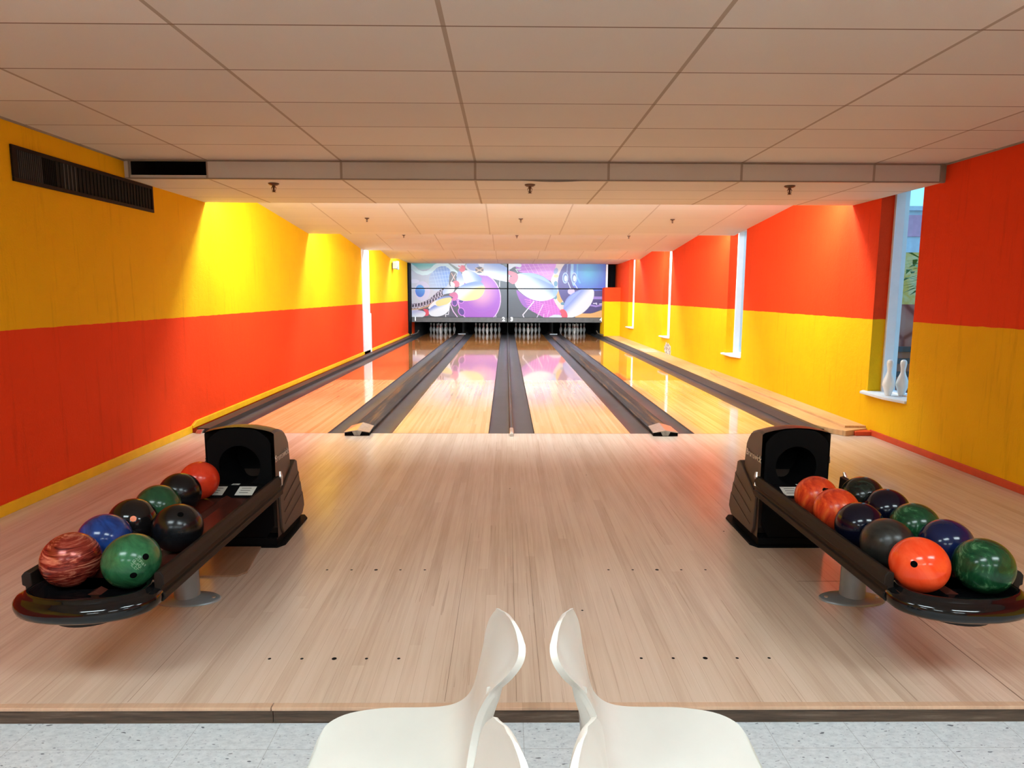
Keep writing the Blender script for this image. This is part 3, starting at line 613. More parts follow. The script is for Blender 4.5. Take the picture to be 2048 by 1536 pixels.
def text_mesh(txt, size, mat, name, parent, loc, rot, ext=0.002, bold=0.0, shear=0.0):
    cu = bpy.data.curves.new(name, 'FONT'); cu.body = txt; cu.size = size; cu.extrude = ext; cu.align_x = 'CENTER'; cu.align_y = 'CENTER'; cu.offset = bold; cu.shear = shear
    to = bpy.data.objects.new(name, cu); C.objects.link(to); bpy.context.view_layer.update()
    me = bpy.data.meshes.new_from_object(to.evaluated_get(bpy.context.evaluated_depsgraph_get())); bpy.data.objects.remove(to)
    me.materials.clear(); me.materials.append(mat)
    o = bpy.data.objects.new(name, me); C.objects.link(o); o.parent = parent; o.location = loc; o.rotation_euler = rot; return o
M_STRIP = plain('mask_strip', (0.075, 0.072, 0.07), 0.4, var=0.15)
for ua, ub, sa, sb, lab in ((822, 1013.5, '1', '2', 'left bowling mural panel with purple ball and pins above lanes 1 and 2'), (1016.0, 1210.5, '3', '4', 'right bowling mural panel with blue ball and pins above lanes 3 and 4')):
    org = ((px(ua)+px(ub))/2, MY, 0.5); r = empty('masking_unit', org); tag(r, lab, 'masking unit', 'mural panels above the pins')
    art_panel('upper_panel', ua, ub, 526.5, 575.5, r, org); art_panel('lower_panel', ua, ub, 577.5, 634.5, r, org)
    w = (px(ub)-px(ua))/2
    q = MB(); q.box((-w, -0.012, 0.0), (w, 0.02, pz(635)-0.5)); q.build('number_strip', M_STRIP, r, bevel=0.003)
    for s_, xx in ((sa, -w+0.125), (sb, w-0.125)): text_mesh(s_, 0.19, M_NUM, 'lane_number', r, (xx, -0.015, 0.105), (PI/2, 0, 0), 0.002, 0.009)
    q = MB(); q.box((-w-0.003, 0.021, 0.0), (w+0.003, 0.05, 2.07)); q.build('backing_panel', M_BLACK, r)
m = MB(); m.box((WL+0.001, MY-0.5, 0.09), (px(821.3), MY+0.05, 2.57)); m.box((WL+0.03, MY-0.3, 0.04), (px(821), MY+0.05, 0.095)); tag(m.build('side_post', M_BLACK, bevel=0.004), 'black post between the left wall and the mural', 'post')
m = MB(); m.box((px(1211), MY-0.02, 1.70), (px(1215), MY+0.03, 2.56)); tag(m.build('side_strip', M_WHITE), 'narrow white strip at the right edge of the mural', 'strip')
m = MB(); m.box((px(1211), MY+0.6, 1.6), (WR-0.002, MY+0.65, 2.56)); m.tube([(px(1231), MY+0.5, 1.72), (px(1231.5), MY+0.5, 2.1), (px(1233.5), MY+0.5, 2.3), (px(1232.5), MY+0.5, 2.55)], 0.03); tag(m.build('service_opening', M_BLACK), 'dark opening above the yellow pillar at the right of the mural', 'opening')
# small pale gutter end guides
for sx, lab in ((-1, 'small bent rail end at the left pit mouth'), (1, 'small bent rail end at the right pit mouth beside the pillar')):
    q = MB(); x = sx*3.30; q.tube([(x+sx*0.10, 16.35, 0.085), (x+sx*0.02, 16.5, 0.088), (x-sx*0.06, 16.9, 0.12), (x-sx*0.09, 17.0, 0.2)], 0.018, 8); tag(q.build('rail_end', M_CHROME, smooth=True), lab, 'rail end')
m = MB(); m.box((-1.80, 17.10, 0.046), (-1.53, 17.14, 0.08)); tag(m.build('pit_bracket', M_STEEL), 'small grey bracket above the left wide divider in the pit', 'bracket')
m = MB(); m.box((1.53, 17.10, 0.046), (1.80, 17.14, 0.08)); tag(m.build('pit_bracket', M_STEEL), 'small grey bracket above the right wide divider in the pit', 'bracket')

# speaker on the left wall by the mural
r = empty('wall_speaker', (WL, 13.3, 2.36)); tag(r, 'small silver speaker on the left wall just under the ceiling near the mural', 'speaker')
q = MB(); q.prism([(0.03, -0.11), (0.19, -0.14), (0.19, 0.12), (0.03, 0.11)], 'y', -0.14, 0.14); q.build('body', M_STEEL, r, bevel=0.01)
q = MB(); q.box((0.0, -0.03, -0.05), (0.03, 0.03, 0.05)); q.build('bracket', M_STEEL, r)
q = MB(); q.box((0.05, -0.152, -0.10), (0.17, -0.141, 0.09)); q.build('grille', plain('speaker_grille', (0.6, 0.6, 0.6), 0.4), r)

# vent on the left wall
r = empty('wall_vent', (WL, -1.435, 2.41)); tag(r, 'long dark louvred vent high on the yellow left wall under the ceiling', 'vent')
hl, hh = 0.935, 0.124
q = MB(); T = 0.028
q.box((0.0, -hl, -hh), (0.016, hl, -hh+T)); q.box((0.0, -hl, hh-T), (0.016, hl, hh)); q.box((0.0, -hl, -hh+T), (0.016, -hl+T*1.6, hh-T)); q.box((0.0, hl-T, -hh+T), (0.016, hl, hh-T)); q.build('frame', plain('vent_dark_brown', (0.014, 0.007, 0.005), 0.5, Specular_IOR_Level=0.15), r, bevel=0.002)
q = MB(); q.box((0.0005, -hl+0.01, -hh+0.01), (0.003, hl-0.01, hh-0.01)); q.build('backing', M_VOID, r)
M_LOUV = plain('louvre_lit', (0.055, 0.055, 0.055), 0.5); M_LOUD = plain('louvre_shaded', (0.006, 0.006, 0.006), 0.6, Specular_IOR_Level=0.2)  # lit and shaded louvres are set apart by base colour
yy = -hl+0.06
while yy < hl-0.04:
    if -0.46 < yy < -0.42: yy += 0.03
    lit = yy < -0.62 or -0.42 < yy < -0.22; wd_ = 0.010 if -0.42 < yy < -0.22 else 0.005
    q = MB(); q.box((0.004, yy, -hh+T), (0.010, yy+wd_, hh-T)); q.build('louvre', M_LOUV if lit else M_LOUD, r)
    yy += 0.020 if yy < -0.46 else (0.045 if yy < -0.2 else 0.05)

# sprinklers
def make_spr():
    r = empty('sprinkler')
    q = MB(); q.lathe([(0.040, 0.0), (0.040, -0.006), (0.030, -0.014), (0.015, -0.018)], n=20); q.build('escutcheon', plain('bronze', (0.10, 0.05, 0.03), 0.35, 0.7), r, smooth=True)
    q = MB(); q.lathe([(0.011, -0.014), (0.011, -0.028), (0.007, -0.034), (0.006, -0.062)], n=12)
    for s in (-1, 1): q.tube([(s*0.010, 0, -0.024), (s*0.017, 0, -0.034), (s*0.012, 0, -0.052), (0, 0, -0.062)], 0.0028, 6)
    q.build('body', bpy.data.materials['bronze'], r, smooth=True)
    q = MB(); q.lathe([(0.014, -0.062), (0.016, -0.065), (0.003, -0.066)], n=16); q.build('deflector', bpy.data.materials['bronze'], r)
    return r
sp = make_spr(); first = True
ROWS = [(-0.70, ZL, 'nearest row, under the first ceiling baffle'), (3.33, ZL+0.088*(EDGES[1]-3.33), 'second row'), (7.05, ZL+0.088*(EDGES[2]-7.05), 'third row'), (11.0, ZL+0.088*(EDGES[3]-11.0), 'farthest row')]
for y, z, s in ROWS:
    for x, c in ((-2.25 if y < 0 else -2.2, 'left'), (0.16, 'middle'), (2.62 if y < 0 else 2.5, 'right')):
        o = sp if first else copy_tree(sp); first = False; o.location = (x, y, z); o.scale = (1.25 if y < 0 else 0.9,)*3
        tag(o, c+' ceiling sprinkler head of the '+s, 'sprinkler', 'ceiling sprinklers')

# ------------------------------------------------------------------ ball returns
BR = 0.1065; BZ = 0.47
M_RIDGE = plain('ridge_light_brown', (0.075, 0.05, 0.036), 0.4)
def hood(cx, lab):
    r = empty('ball_return_hood', (cx, -3.31, 0)); tag(r, lab, 'ball return', 'ball return hoods')
    W2 = 0.205
    # side profile (y from the front face, z), upper shell
    up_ = [(0.0, 0.05), (0.0, 0.70), (0.05, 0.705), (0.12, 0.695), (0.19, 0.672), (0.24, 0.635), (0.268, 0.585), (0.28, 0.52), (0.30, 0.40), (0.33, 0.05)]
    xs = [-W2, -W2+0.012, -W2*0.7, -W2*0.35, 0, W2*0.35, W2*0.7, W2-0.012, W2]
    q = MB(); rings = []
    for x in xs:
        arch = 0.034*(1-(x/W2)**2); ins = 0.010 if abs(x) == W2 else 0.0
        rings.append([(x, y+(ins if y < 0.01 else -ins*(y > 0.2)), z+(arch if z > 0.5 else 0)-(ins if z > 0.6 else 0)) for y, z in up_])
    q.loft([rg[1:] for rg in rings], closed=False)
    for rg, fl in ((rings[0], 1), (rings[-1], 0)): q.add(rg, [tuple(range(len(rg)))[::-1] if fl else tuple(range(len(rg)))])
    q.build('shell', M_HOOD, r, smooth=True, ang=28)
    # lower skirt of overlapping ridged panels on both sides and the back
    lo = [(0.075, 0.055), (0.05, 0.10), (0.03, 0.30), (0.105, 0.335), (0.34, 0.455), (0.375, 0.44), (0.392, 0.37), (0.405, 0.36), (0.425, 0.29), (0.44, 0.28), (0.46, 0.21), (0.475, 0.20), (0.495, 0.13), (0.50, 0.10), (0.45, 0.055)]
    q = MB(); q.prism(lo, 'x', -W2-0.014, W2+0.014); q.build('ridged_skirt', M_HOOD, r, smooth=True, ang=20, bevel=0.006)
    for i in range(3):
        for s in (-1, 1):
            q = MB(); y0, z0, y1, z1 = 0.10, 0.105+i*0.075, 0.44-i*0.02, 0.19+i*0.08
            x = s*(W2+0.0145); dz = 0.004
            q.add([(x, y0, z0), (x, y1, z1), (x, y1, z1+dz), (x, y0, z0+dz), (x+s*0.003, y0, z0), (x+s*0.003, y1, z1), (x+s*0.003, y1, z1+dz), (x+s*0.003, y0, z0+dz)], [(0, 1, 2, 3), (4, 5, 6, 7), (0, 1, 5, 4), (1, 2, 6, 5), (2, 3, 7, 6), (3, 0, 4, 7)])
            q.build('ridge', M_RIDGE, r)
    q = MB(); q.prism([(-0.245, 0.02), (-0.21, -0.03), (0.21, -0.03), (0.245, 0.02), (0.235, 0.50), (0.20, 0.56), (-0.20, 0.56), (-0.235, 0.50)], 'z', 0.0, 0.012)
    q.box((-0.205, -0.012, 0.012), (0.205, 0.45, 0.056)); q.build('base_plate', M_BLACK, r, bevel=0.004)
    # black front with a round mouth
    q = MB(); N = 40; R0 = 0.122; cz = 0.50
    def outer(a):
        dx, dz = math.cos(a), math.sin(a); best = 9
        lim = [(0.188, dx), (-0.188, dx)]
        for L_, d in lim:
            if d*L_ > 1e-6: best = min(best, L_/d)
        if dz < -1e-6: best = min(best, (0.06-cz)/dz)
        if dz > 1e-6:
            t = 0.0
            for _ in range(40):
                x = t*dx; top = 0.69+0.034*(1-min(1, (x/W2)**2)); 
                if cz+t*dz >= top or t >= best: break
                t += 0.006
            best = min(best, t)
        return best*dx, cz+best*dz
    ri, ro, rb = [], [], []
    for i in range(N):
        a = 2*PI*i/N; ri.append((R0*math.cos(a), -0.006, cz+R0*math.sin(a))); x, z = outer(a); ro.append((x, -0.006, z)); rb.append((x, 0.004, z))
    deep = [(p[0]*0.96, 0.26, cz+(p[2]-cz)*0.96) for p in ri]
    vs = ri+ro+rb+deep; fs = []
    for i in range(N):
        k = (i+1) % N; fs += [(i, k, N+k, N+i), (N+i, N+k, 2*N+k, 2*N+i), (i, 3*N+i, 3*N+k, k)]
    fs.append(tuple(3*N+i for i in range(N))); q.add(vs, fs); q.build('front_panel', M_BLACK, r, fix=False)
    # maker's name on both sides
    for s in (-1, 1):
        t = text_mesh('Brunswick', 0.058, M_CHROME, 'maker_name', r, (s*(W2+0.0035), 0.125, 0.535), (PI/2, 0, s*PI/2), 0.0015, 0.0)
        t.rotation_euler = (Matrix.Rotation(s*PI/2, 4, 'Z') @ Matrix.Rotation(PI/2, 4, 'X')).to_euler()
    return r
HOODS = [(-1.643, 'brown and black ball return hood with round mouth, left of the approach'), (1.675, 'brown and black ball return hood with round mouth, right of the approach')]
for cx, lab in HOODS: hood(cx, lab)
def rack(cx, lab):
    r = empty('ball_rack', (cx, -4.0, 0)); tag(r, lab, 'ball rack', 'ball racks')
    y0, y1 = -3.36+4.0, -4.74+4.0; HW = 0.262
    zt = BZ-BR
    for s in (-1, 1):
        q = MB(); q.prism([(s*HW, 0.335), (s*(HW-0.022), 0.335), (s*(HW-0.022), 0.372), (s*(HW-0.030), 0.372), (s*(HW-0.026), 0.45), (s*(HW-0.004), 0.456), (s*(HW+0.010), 0.44), (s*(HW+0.010), 0.402), (s*(HW-0.002), 0.396), (s*(HW-0.002), 0.376), (s*(HW+0.012), 0.370), (s*(HW+0.012), 0.345)], 'y', y1, y0); q.build('side_rail', M_RAIL, r, bevel=0.003)
    q = MB(); q.prism([(-HW+0.024, zt-0.018), (HW-0.024, zt-0.018), (HW-0.024, zt-0.003), (0.03, zt-0.003), (0, zt+0.012), (-0.03, zt-0.003), (-HW+0.024, zt-0.003)], 'y', y1+0.002, y0-0.14); q.build('tray', M_TRAY, r)
    # black ramp in front of the mouth with stickers
    q = MB(); q.prism([(y0-0.14, zt-0.018), (y0+0.02, zt-0.018), (y0+0.02, zt+0.036), (y0-0.02, zt+0.038), (y0-0.14, zt+0.0)], 'x', -0.185, 0.185); rp = q.build('ramp', M_BLACK, r, bevel=0.003)
    st = [(-0.085, 0.10, 0.085), (0.085, 0.10, 0.085), (0.0, 0.045, 0.03)]
    for i, (sx_, sw, sl) in enumerate(st):
        q = MB(); yb = y0-0.035 if i < 2 else y0-0.02; sl_ = -0.038/0.12
        def zz(y): return zt+0.038+(y0-0.02-y)*sl_+0.0012 if y < y0-0.02 else zt+0.0385
        ya, yb2 = (yb-sl, yb) if i < 2 else (y0-0.018, y0+0.010)
        q.add([(sx_-sw/2, ya, zz(ya)), (sx_+sw/2, ya, zz(ya)), (sx_+sw/2, yb2, zz(yb2)), (sx_-sw/2, yb2, zz(yb2))], [(0, 1, 2, 3)])
        so = q.build('sticker', M_PAPER, rp)
        q = MB(); random.seed(11+i)
        for k in range(3 if i < 2 else 1):
            yk = ya+(0.25+0.25*k)*(yb2-ya); xa = sx_-sw*0.32; xb = sx_+sw*random.uniform(0.05, 0.34)
            q.add([(xa, yk, zz(yk)+0.0006), (xb, yk, zz(yk)+0.0006), (xb, yk+0.006, zz(yk+0.006)+0.0006), (xa, yk+0.006, zz(yk+0.006)+0.0006)], [(0, 1, 2, 3)])
        q.build('printed_marks', M_INK, so)
    for s in (-1, 1):
        q = MB(); q.tube([(s*(HW+0.004), y0-0.01, 0.40), (s*(HW+0.004), y0-0.01, 0.452), (s*(HW-0.002), y0+0.0, 0.478)], [0.012, 0.012, 0.008], 8); q.build('rail_bracket', M_CHROME, r)
    # moulded nose: stacked outlines give the bull-nose
    def outl(g, z):
        pts = []; xw = 0.258+g
        prof_ = [(-1, 0.06), (-1.0, -0.02), (-0.985, -0.09)]
        pts.append((-xw+0.02, y1+0.05, z)); pts.append((-xw, y1+0.0, z))
        for k in range(0, 19):
            a = PI+PI*k/18
            pts.append((xw*abs(math.cos(a))**0.85*(1 if math.cos(a) > 0 else -1), y1-0.045+(0.135+g)*math.sin(a)*(abs(math.sin(a))**0.25 if abs(math.sin(a)) > 1e-6 else 0), z))
        pts.append((xw, y1+0.0, z)); pts.append((xw-0.02, y1+0.05, z)); return pts
    q = MB(); q.loft([outl(-0.035, 0.322), outl(-0.012, 0.326), outl(0.004, 0.338), outl(0.010, 0.356), outl(0.008, 0.374), outl(-0.004, 0.388), outl(-0.020, 0.392), outl(-0.028, 0.396), outl(-0.032, 0.406), outl(-0.042, 0.410), outl(-0.052, 0.404), outl(-0.062, 0.388), outl(-0.085, zt-0.001)])
    q.build('nose', M_GLOSSB, r, smooth=True, ang=60)
    q = MB(); c0 = (0.0, y1-0.085); q.loft([[(c0[0]+a*math.cos(2*PI*k/24), c0[1]+b*math.sin(2*PI*k/24), z) for k in range(24)] for a, b, z in ((0.078, 0.050, zt-0.002), (0.078, 0.050, zt+0.004), (0.070, 0.043, zt+0.008), (0.062, 0.036, zt+0.005))]); q.build('reset_button_plate', M_GLOSSB, r, smooth=True, ang=50)
    q = MB(); q.box((-0.008, y1-0.118, zt+0.005), (0.008, y1-0.106, zt+0.0105)); q.build('button', M_PAPER, r)
    q = MB(); q.loft([[(a*math.cos(2*PI*k/28)*1.0, y1-0.02+b*math.sin(2*PI*k/28), z) for k in range(28)] for a, b, z in ((0.105, 0.085, 0.290), (0.125, 0.105, 0.294), (0.135, 0.11, 0.323))]); q.build('under_box', M_RAIL, r, smooth=True, ang=50)
    q = MB(); q.box((-0.20, y1+0.1, 0.326), (0.20, y0-0.1, 0.343)); q.build('under_plate', M_BLACK, r)
    q = MB(); q.lathe([(0.060, 0.010), (0.058, 0.326)], (0, -0.02, 0), 32); q.build('post', M_STEEL, r, smooth=True, ang=50)
    q = MB(); q.loft([[(a*math.cos(2*PI*k/36), -0.02+b*math.sin(2*PI*k/36), z) for k in range(36)] for a, b, z in ((0.165, 0.085, 0.0), (0.165, 0.085, 0.004), (0.155, 0.080, 0.010), (0.085, 0.070, 0.014), (0.063, 0.063, 0.024))]); ft = q.build('foot', M_STEEL, r, smooth=True, ang=60)
    for s in (-1, 1): q = MB(); q.lathe([(0.010, 0.010), (0.009, 0.016), (0.003, 0.018)], (s*0.13, -0.02, 0), 12); q.build('bolt', M_CHROME, ft, smooth=True)
    return r
rack(-1.650, 'long black and brown rack holding eight balls on the left, on a grey post')
rack(1.683, 'long black and brown rack holding ten balls on the right, on a grey post')

# balls
def ball_mat(name, c0, c1, c2=None, scale=9, dist=1.5, rough=0.16, lo=0.35, hi=0.7, stretch=(1, 1, 1), metal=0.0):
    t = NT(name); o = t.mp(t.obj(), stretch); n = t.noise(o, scale, 5, 0.6, dist)
    st = [(lo, c0), (hi, c1)]
    if c2: st = [(lo, c0), ((lo+hi)/2, c1), (hi, c2)]
    t.col(t.ramp(n, st)); t.set(Roughness=rough, Metallic=metal, Specular_IOR_Level=0.32); return t.mat
BM = {
 'marble': ball_mat('ball_red_marble', (0.07, 0.006, 0.005), (0.24, 0.03, 0.018), (0.62, 0.22, 0.13), 7, 2.2, 0.22, 0.36, 0.66, (0.7, 0.7, 5), 0.25),
 'green': ball_mat('ball_green', (0.008, 0.055, 0.022), (0.035, 0.16, 0.065), None, 12, 1.0, 0.2, 0.3, 0.72),
 'green_dark': ball_mat('ball_dark_green', (0.006, 0.035, 0.016), (0.02, 0.085, 0.035), None, 9, 0.6, 0.2),
 'green_vein': ball_mat('ball_green_veined', (0.004, 0.032, 0.013), (0.009, 0.060, 0.022), (0.10, 0.27, 0.13), 7, 2.5, 0.18, 0.4, 0.72),
 'blue': ball_mat('ball_blue', (0.006, 0.016, 0.09), (0.016, 0.06, 0.26), None, 10, 1.2, 0.15),
 'navy': ball_mat('ball_navy', (0.002, 0.0025, 0.008), (0.004, 0.005, 0.017), None, 6, 0.5, 0.13),
 'blue2': ball_mat('ball_deep_blue', (0.003, 0.007, 0.035), (0.007, 0.015, 0.07), None, 6, 0.5, 0.14),
 'black': ball_mat('ball_black', (0.003, 0.003, 0.0035), (0.010, 0.010, 0.012), None, 6, 0.5, 0.22),
 'black_gloss': ball_mat('ball_gloss_black', (0.006, 0.005, 0.005), (0.011, 0.009, 0.009), None, 6, 0.5, 0.09),
 'grey': ball_mat('ball_dark_grey', (0.007, 0.007, 0.006), (0.035, 0.034, 0.03), None, 8, 2.0, 0.3),
 'blackgreen': ball_mat('ball_black_green', (0.006, 0.007, 0.006), (0.012, 0.018, 0.013), (0.05, 0.075, 0.055), 9, 2.0, 0.18, 0.4, 0.75),
 'orange': ball_mat('ball_orange', (0.78, 0.055, 0.012), (0.88, 0.10, 0.03), (0.95, 0.24, 0.10), 4, 2.0, 0.15, 0.4, 0.85),
 'orange_swirl': ball_mat('ball_orange_swirl', (0.42, 0.025, 0.010), (0.66, 0.06, 0.014), (0.80, 0.19, 0.035), 5, 3.5, 0.24, 0.34, 0.72),
 'red': ball_mat('ball_red_orange', (0.62, 0.035, 0.012), (0.78, 0.06, 0.02), None, 5, 1.0, 0.2),
}
M_HOLE = plain('finger_hole_dark', (0.003, 0.003, 0.003), 0.9, Specular_IOR_Level=0.0)
M_ENG = plain('engraving_pale', (0.16, 0.28, 0.18), 0.6)
M_ODOT = plain('orange_plug', (0.85, 0.20, 0.07), 0.4)
sph = None
def ball(x, y, mk, lab, grp, holes=(), plug=None, engrave=False):
    global sph
    if sph is None or True:
        me = bpy.data.meshes.new('bowling_ball'); bm = bmesh.new(); bmesh.ops.create_uvsphere(bm, u_segments=48, v_segments=32, radius=BR); bm.to_mesh(me); bm.free()
        me.polygons.foreach_set('use_smooth', [True]*len(me.polygons)); me.materials.append(BM[mk])
    o = bpy.data.objects.new('bowling_ball', me); C.objects.link(o); o.location = (x, y, BZ+random.uniform(0, 0.0005)); tag(o, lab, 'bowling ball', grp)
    q0 = (CAM-Vector((x, y, BZ))).normalized(); rx = Vector((0, 0, 1)).cross(q0).normalized(); uz = q0.cross(rx)
    # a drilled hole is a dark cap on the surface, its inner shade painted
    def cap(a, b, rad_, mat, name, lift=0.0004, sides=16):
        d = (q0+rx*a+uz*b).normalized(); e = d.cross(Vector((0.3, 0.2, 1))).normalized(); g = d.cross(e); q = MB()
        rings = []
        for rr in (1.0, 0.66, 0.33, 0.05):
            th = math.asin(rad_*rr/BR); rings.append([tuple(d*math.cos(th)*(BR+lift)+(e*math.cos(2*PI*k/sides)+g*math.sin(2*PI*k/sides))*math.sin(th)*(BR+lift)) for k in range(sides)])
        q.loft(rings, True, False, True); return q.build(name, mat, o, smooth=True)
    for a, b in holes: cap(a, b, 0.0125, M_HOLE, 'finger_hole')
    if plug: cap(plug[0], plug[1], 0.013, M_ODOT, 'orange_plug')
    if engrave:
        random.seed(21); q = MB()
        du, dv = Vector((0.62, -0.78)), Vector((0.78, 0.62))
        for row, (n_, sz) in enumerate(((7, 0.085), (6, 0.085), (4, 0.13))):
            for j in range(n_):
                p0 = Vector((0.02, -0.02))+du*(j*sz*0.85)-dv*(row*0.135-0.13)
                for st in random.sample([((0, 0), (0, 1)), ((0, 1), (0.6, 1)), ((0.6, 1), (0.6, 0)), ((0, 0), (0.6, 0)), ((0, 0.5), (0.6, 0.5))], 3):
                    A_, B_ = [p0+du*(c[0]*sz)+dv*(c[1]*sz) for c in st]
                    d = (q0+rx*A_.x+uz*A_.y).normalized()*(BR+0.0004); d2 = (q0+rx*B_.x+uz*B_.y).normalized()*(BR+0.0004); n = (d2-d).cross(d).normalized()*0.0007
                    q.add([tuple(d+n), tuple(d2+n), tuple(d2-n), tuple(d-n)], [(0, 1, 2, 3)])
        q.build('engraving', M_ENG, o)
    random.seed(int(abs(x*1000+y*7000))); 
    return o
GL, GR = 'balls on the left rack', 'balls on the right rack'
XL0, XL1 = -1.782, -1.538
ball(XL0, -4.655, 'marble', 'dark red marbled bowling ball with pale streaks, near end of the left rack', GL)
ball(XL1, -4.665, 'green', 'scuffed green bowling ball with two holes and engraving, near end of left rack', GL, [(0.50, 0.06), (0.02, -0.62)], None, True)
ball(XL0, -4.432, 'blue', 'bright blue bowling ball on the left rack, just behind the red marbled one', GL)
ball(XL0-0.002, -4.210, 'black_gloss', 'glossy black bowling ball with an orange dot, on the left rack', GL, (), (0.02, 0.12))
ball(XL1, -4.290, 'black', 'scuffed black bowling ball in the inner row of the left rack, behind the green one', GL, [(0.15, 0.62)])
ball(XL0, -3.988, 'green_dark', 'plain dark green bowling ball in the middle of the left rack', GL)
ball(XL0, -3.766, 'black', 'dull black bowling ball on the left rack, touching the red-orange one', GL)
ball(XL0-0.006, -3.525, 'red', 'plain red-orange bowling ball at the hood end of the left rack', GL)
XR0, XR1 = 1.563, 1.808
ball(XR0, -4.706, 'orange', 'bright orange bowling ball with one hole, at the near end of the right rack', GR, [(-0.16, -0.02)])
ball(XR1, -4.718, 'green_vein', 'green bowling ball with pale veins, at the near end of the right rack', GR)
ball(XR0, -4.484, 'grey', 'scuffed dark grey bowling ball directly behind the bright orange one', GR)
ball(XR1, -4.494, 'blue2', 'deep blue bowling ball on the right rack, behind the nearest green one', GR)
ball(XR0, -4.260, 'navy', 'near-black navy bowling ball on the right rack, in front of the orange swirled pair', GR)
ball(XR1, -4.272, 'green_vein', 'green bowling ball with pale veins, middle of the outer row, right rack', GR)
ball(XR0+0.003, -4.036, 'orange_swirl', 'orange swirled bowling ball without holes, nearer of the swirled pair on the right rack', GR)
ball(XR1, -4.046, 'navy', 'near-black navy bowling ball in the outer row, right rack, behind the middle green one', GR)
ball(XR0+0.005, -3.813, 'orange_swirl', 'orange swirled bowling ball with two small holes, hood end of the right rack', GR, [(0.42, 0.40), (0.60, 0.42)])
ball(XR1, -3.822, 'blackgreen', 'black bowling ball with greenish smears, hood end of outer row, right rack', GR, [(0.35, 0.15)])

# ------------------------------------------------------------------ moulded chairs
SEC = [((-.549,-5.65,.370),(-.553,-5.80,.366)), ((-.549,-5.585,.371),(-.552,-5.86,.368)), ((-.536,-5.535,.374),(-.532,-5.89,.371)), ((-.488,-5.497,.376),(-.485,-5.903,.376)), ((-.40,-5.477,.377),(-.41,-5.905,.378)),
       ((-.30,-5.474,.377),(-.31,-5.905,.378)), ((-.245,-5.476,.381),(-.24,-5.895,.380)), ((-.205,-5.482,.393),(-.19,-5.88,.388)), ((-.175,-5.49,.415),(-.163,-5.845,.402)), ((-.154,-5.497,.447),(-.150,-5.80,.425)),
       ((-.141,-5.50,.490),(-.137,-5.768,.475)), ((-.132,-5.503,.535),(-.118,-5.756,.540)), ((-.123,-5.51,.580),(-.085,-5.760,.605)), ((-.115,-5.522,.630),(-.050,-5.775,.650)), ((-.106,-5.542,.670),(-.026,-5.780,.690)),
       ((-.096,-5.567,.700),(-.020,-5.765,.718)), ((-.088,-5.592,.722),(-.028,-5.738,.738)), ((-.086,-5.604,.733),(-.044,-5.702,.749)), ((-.084,-5.617,.7395),(-.055,-5.685,.7505))]
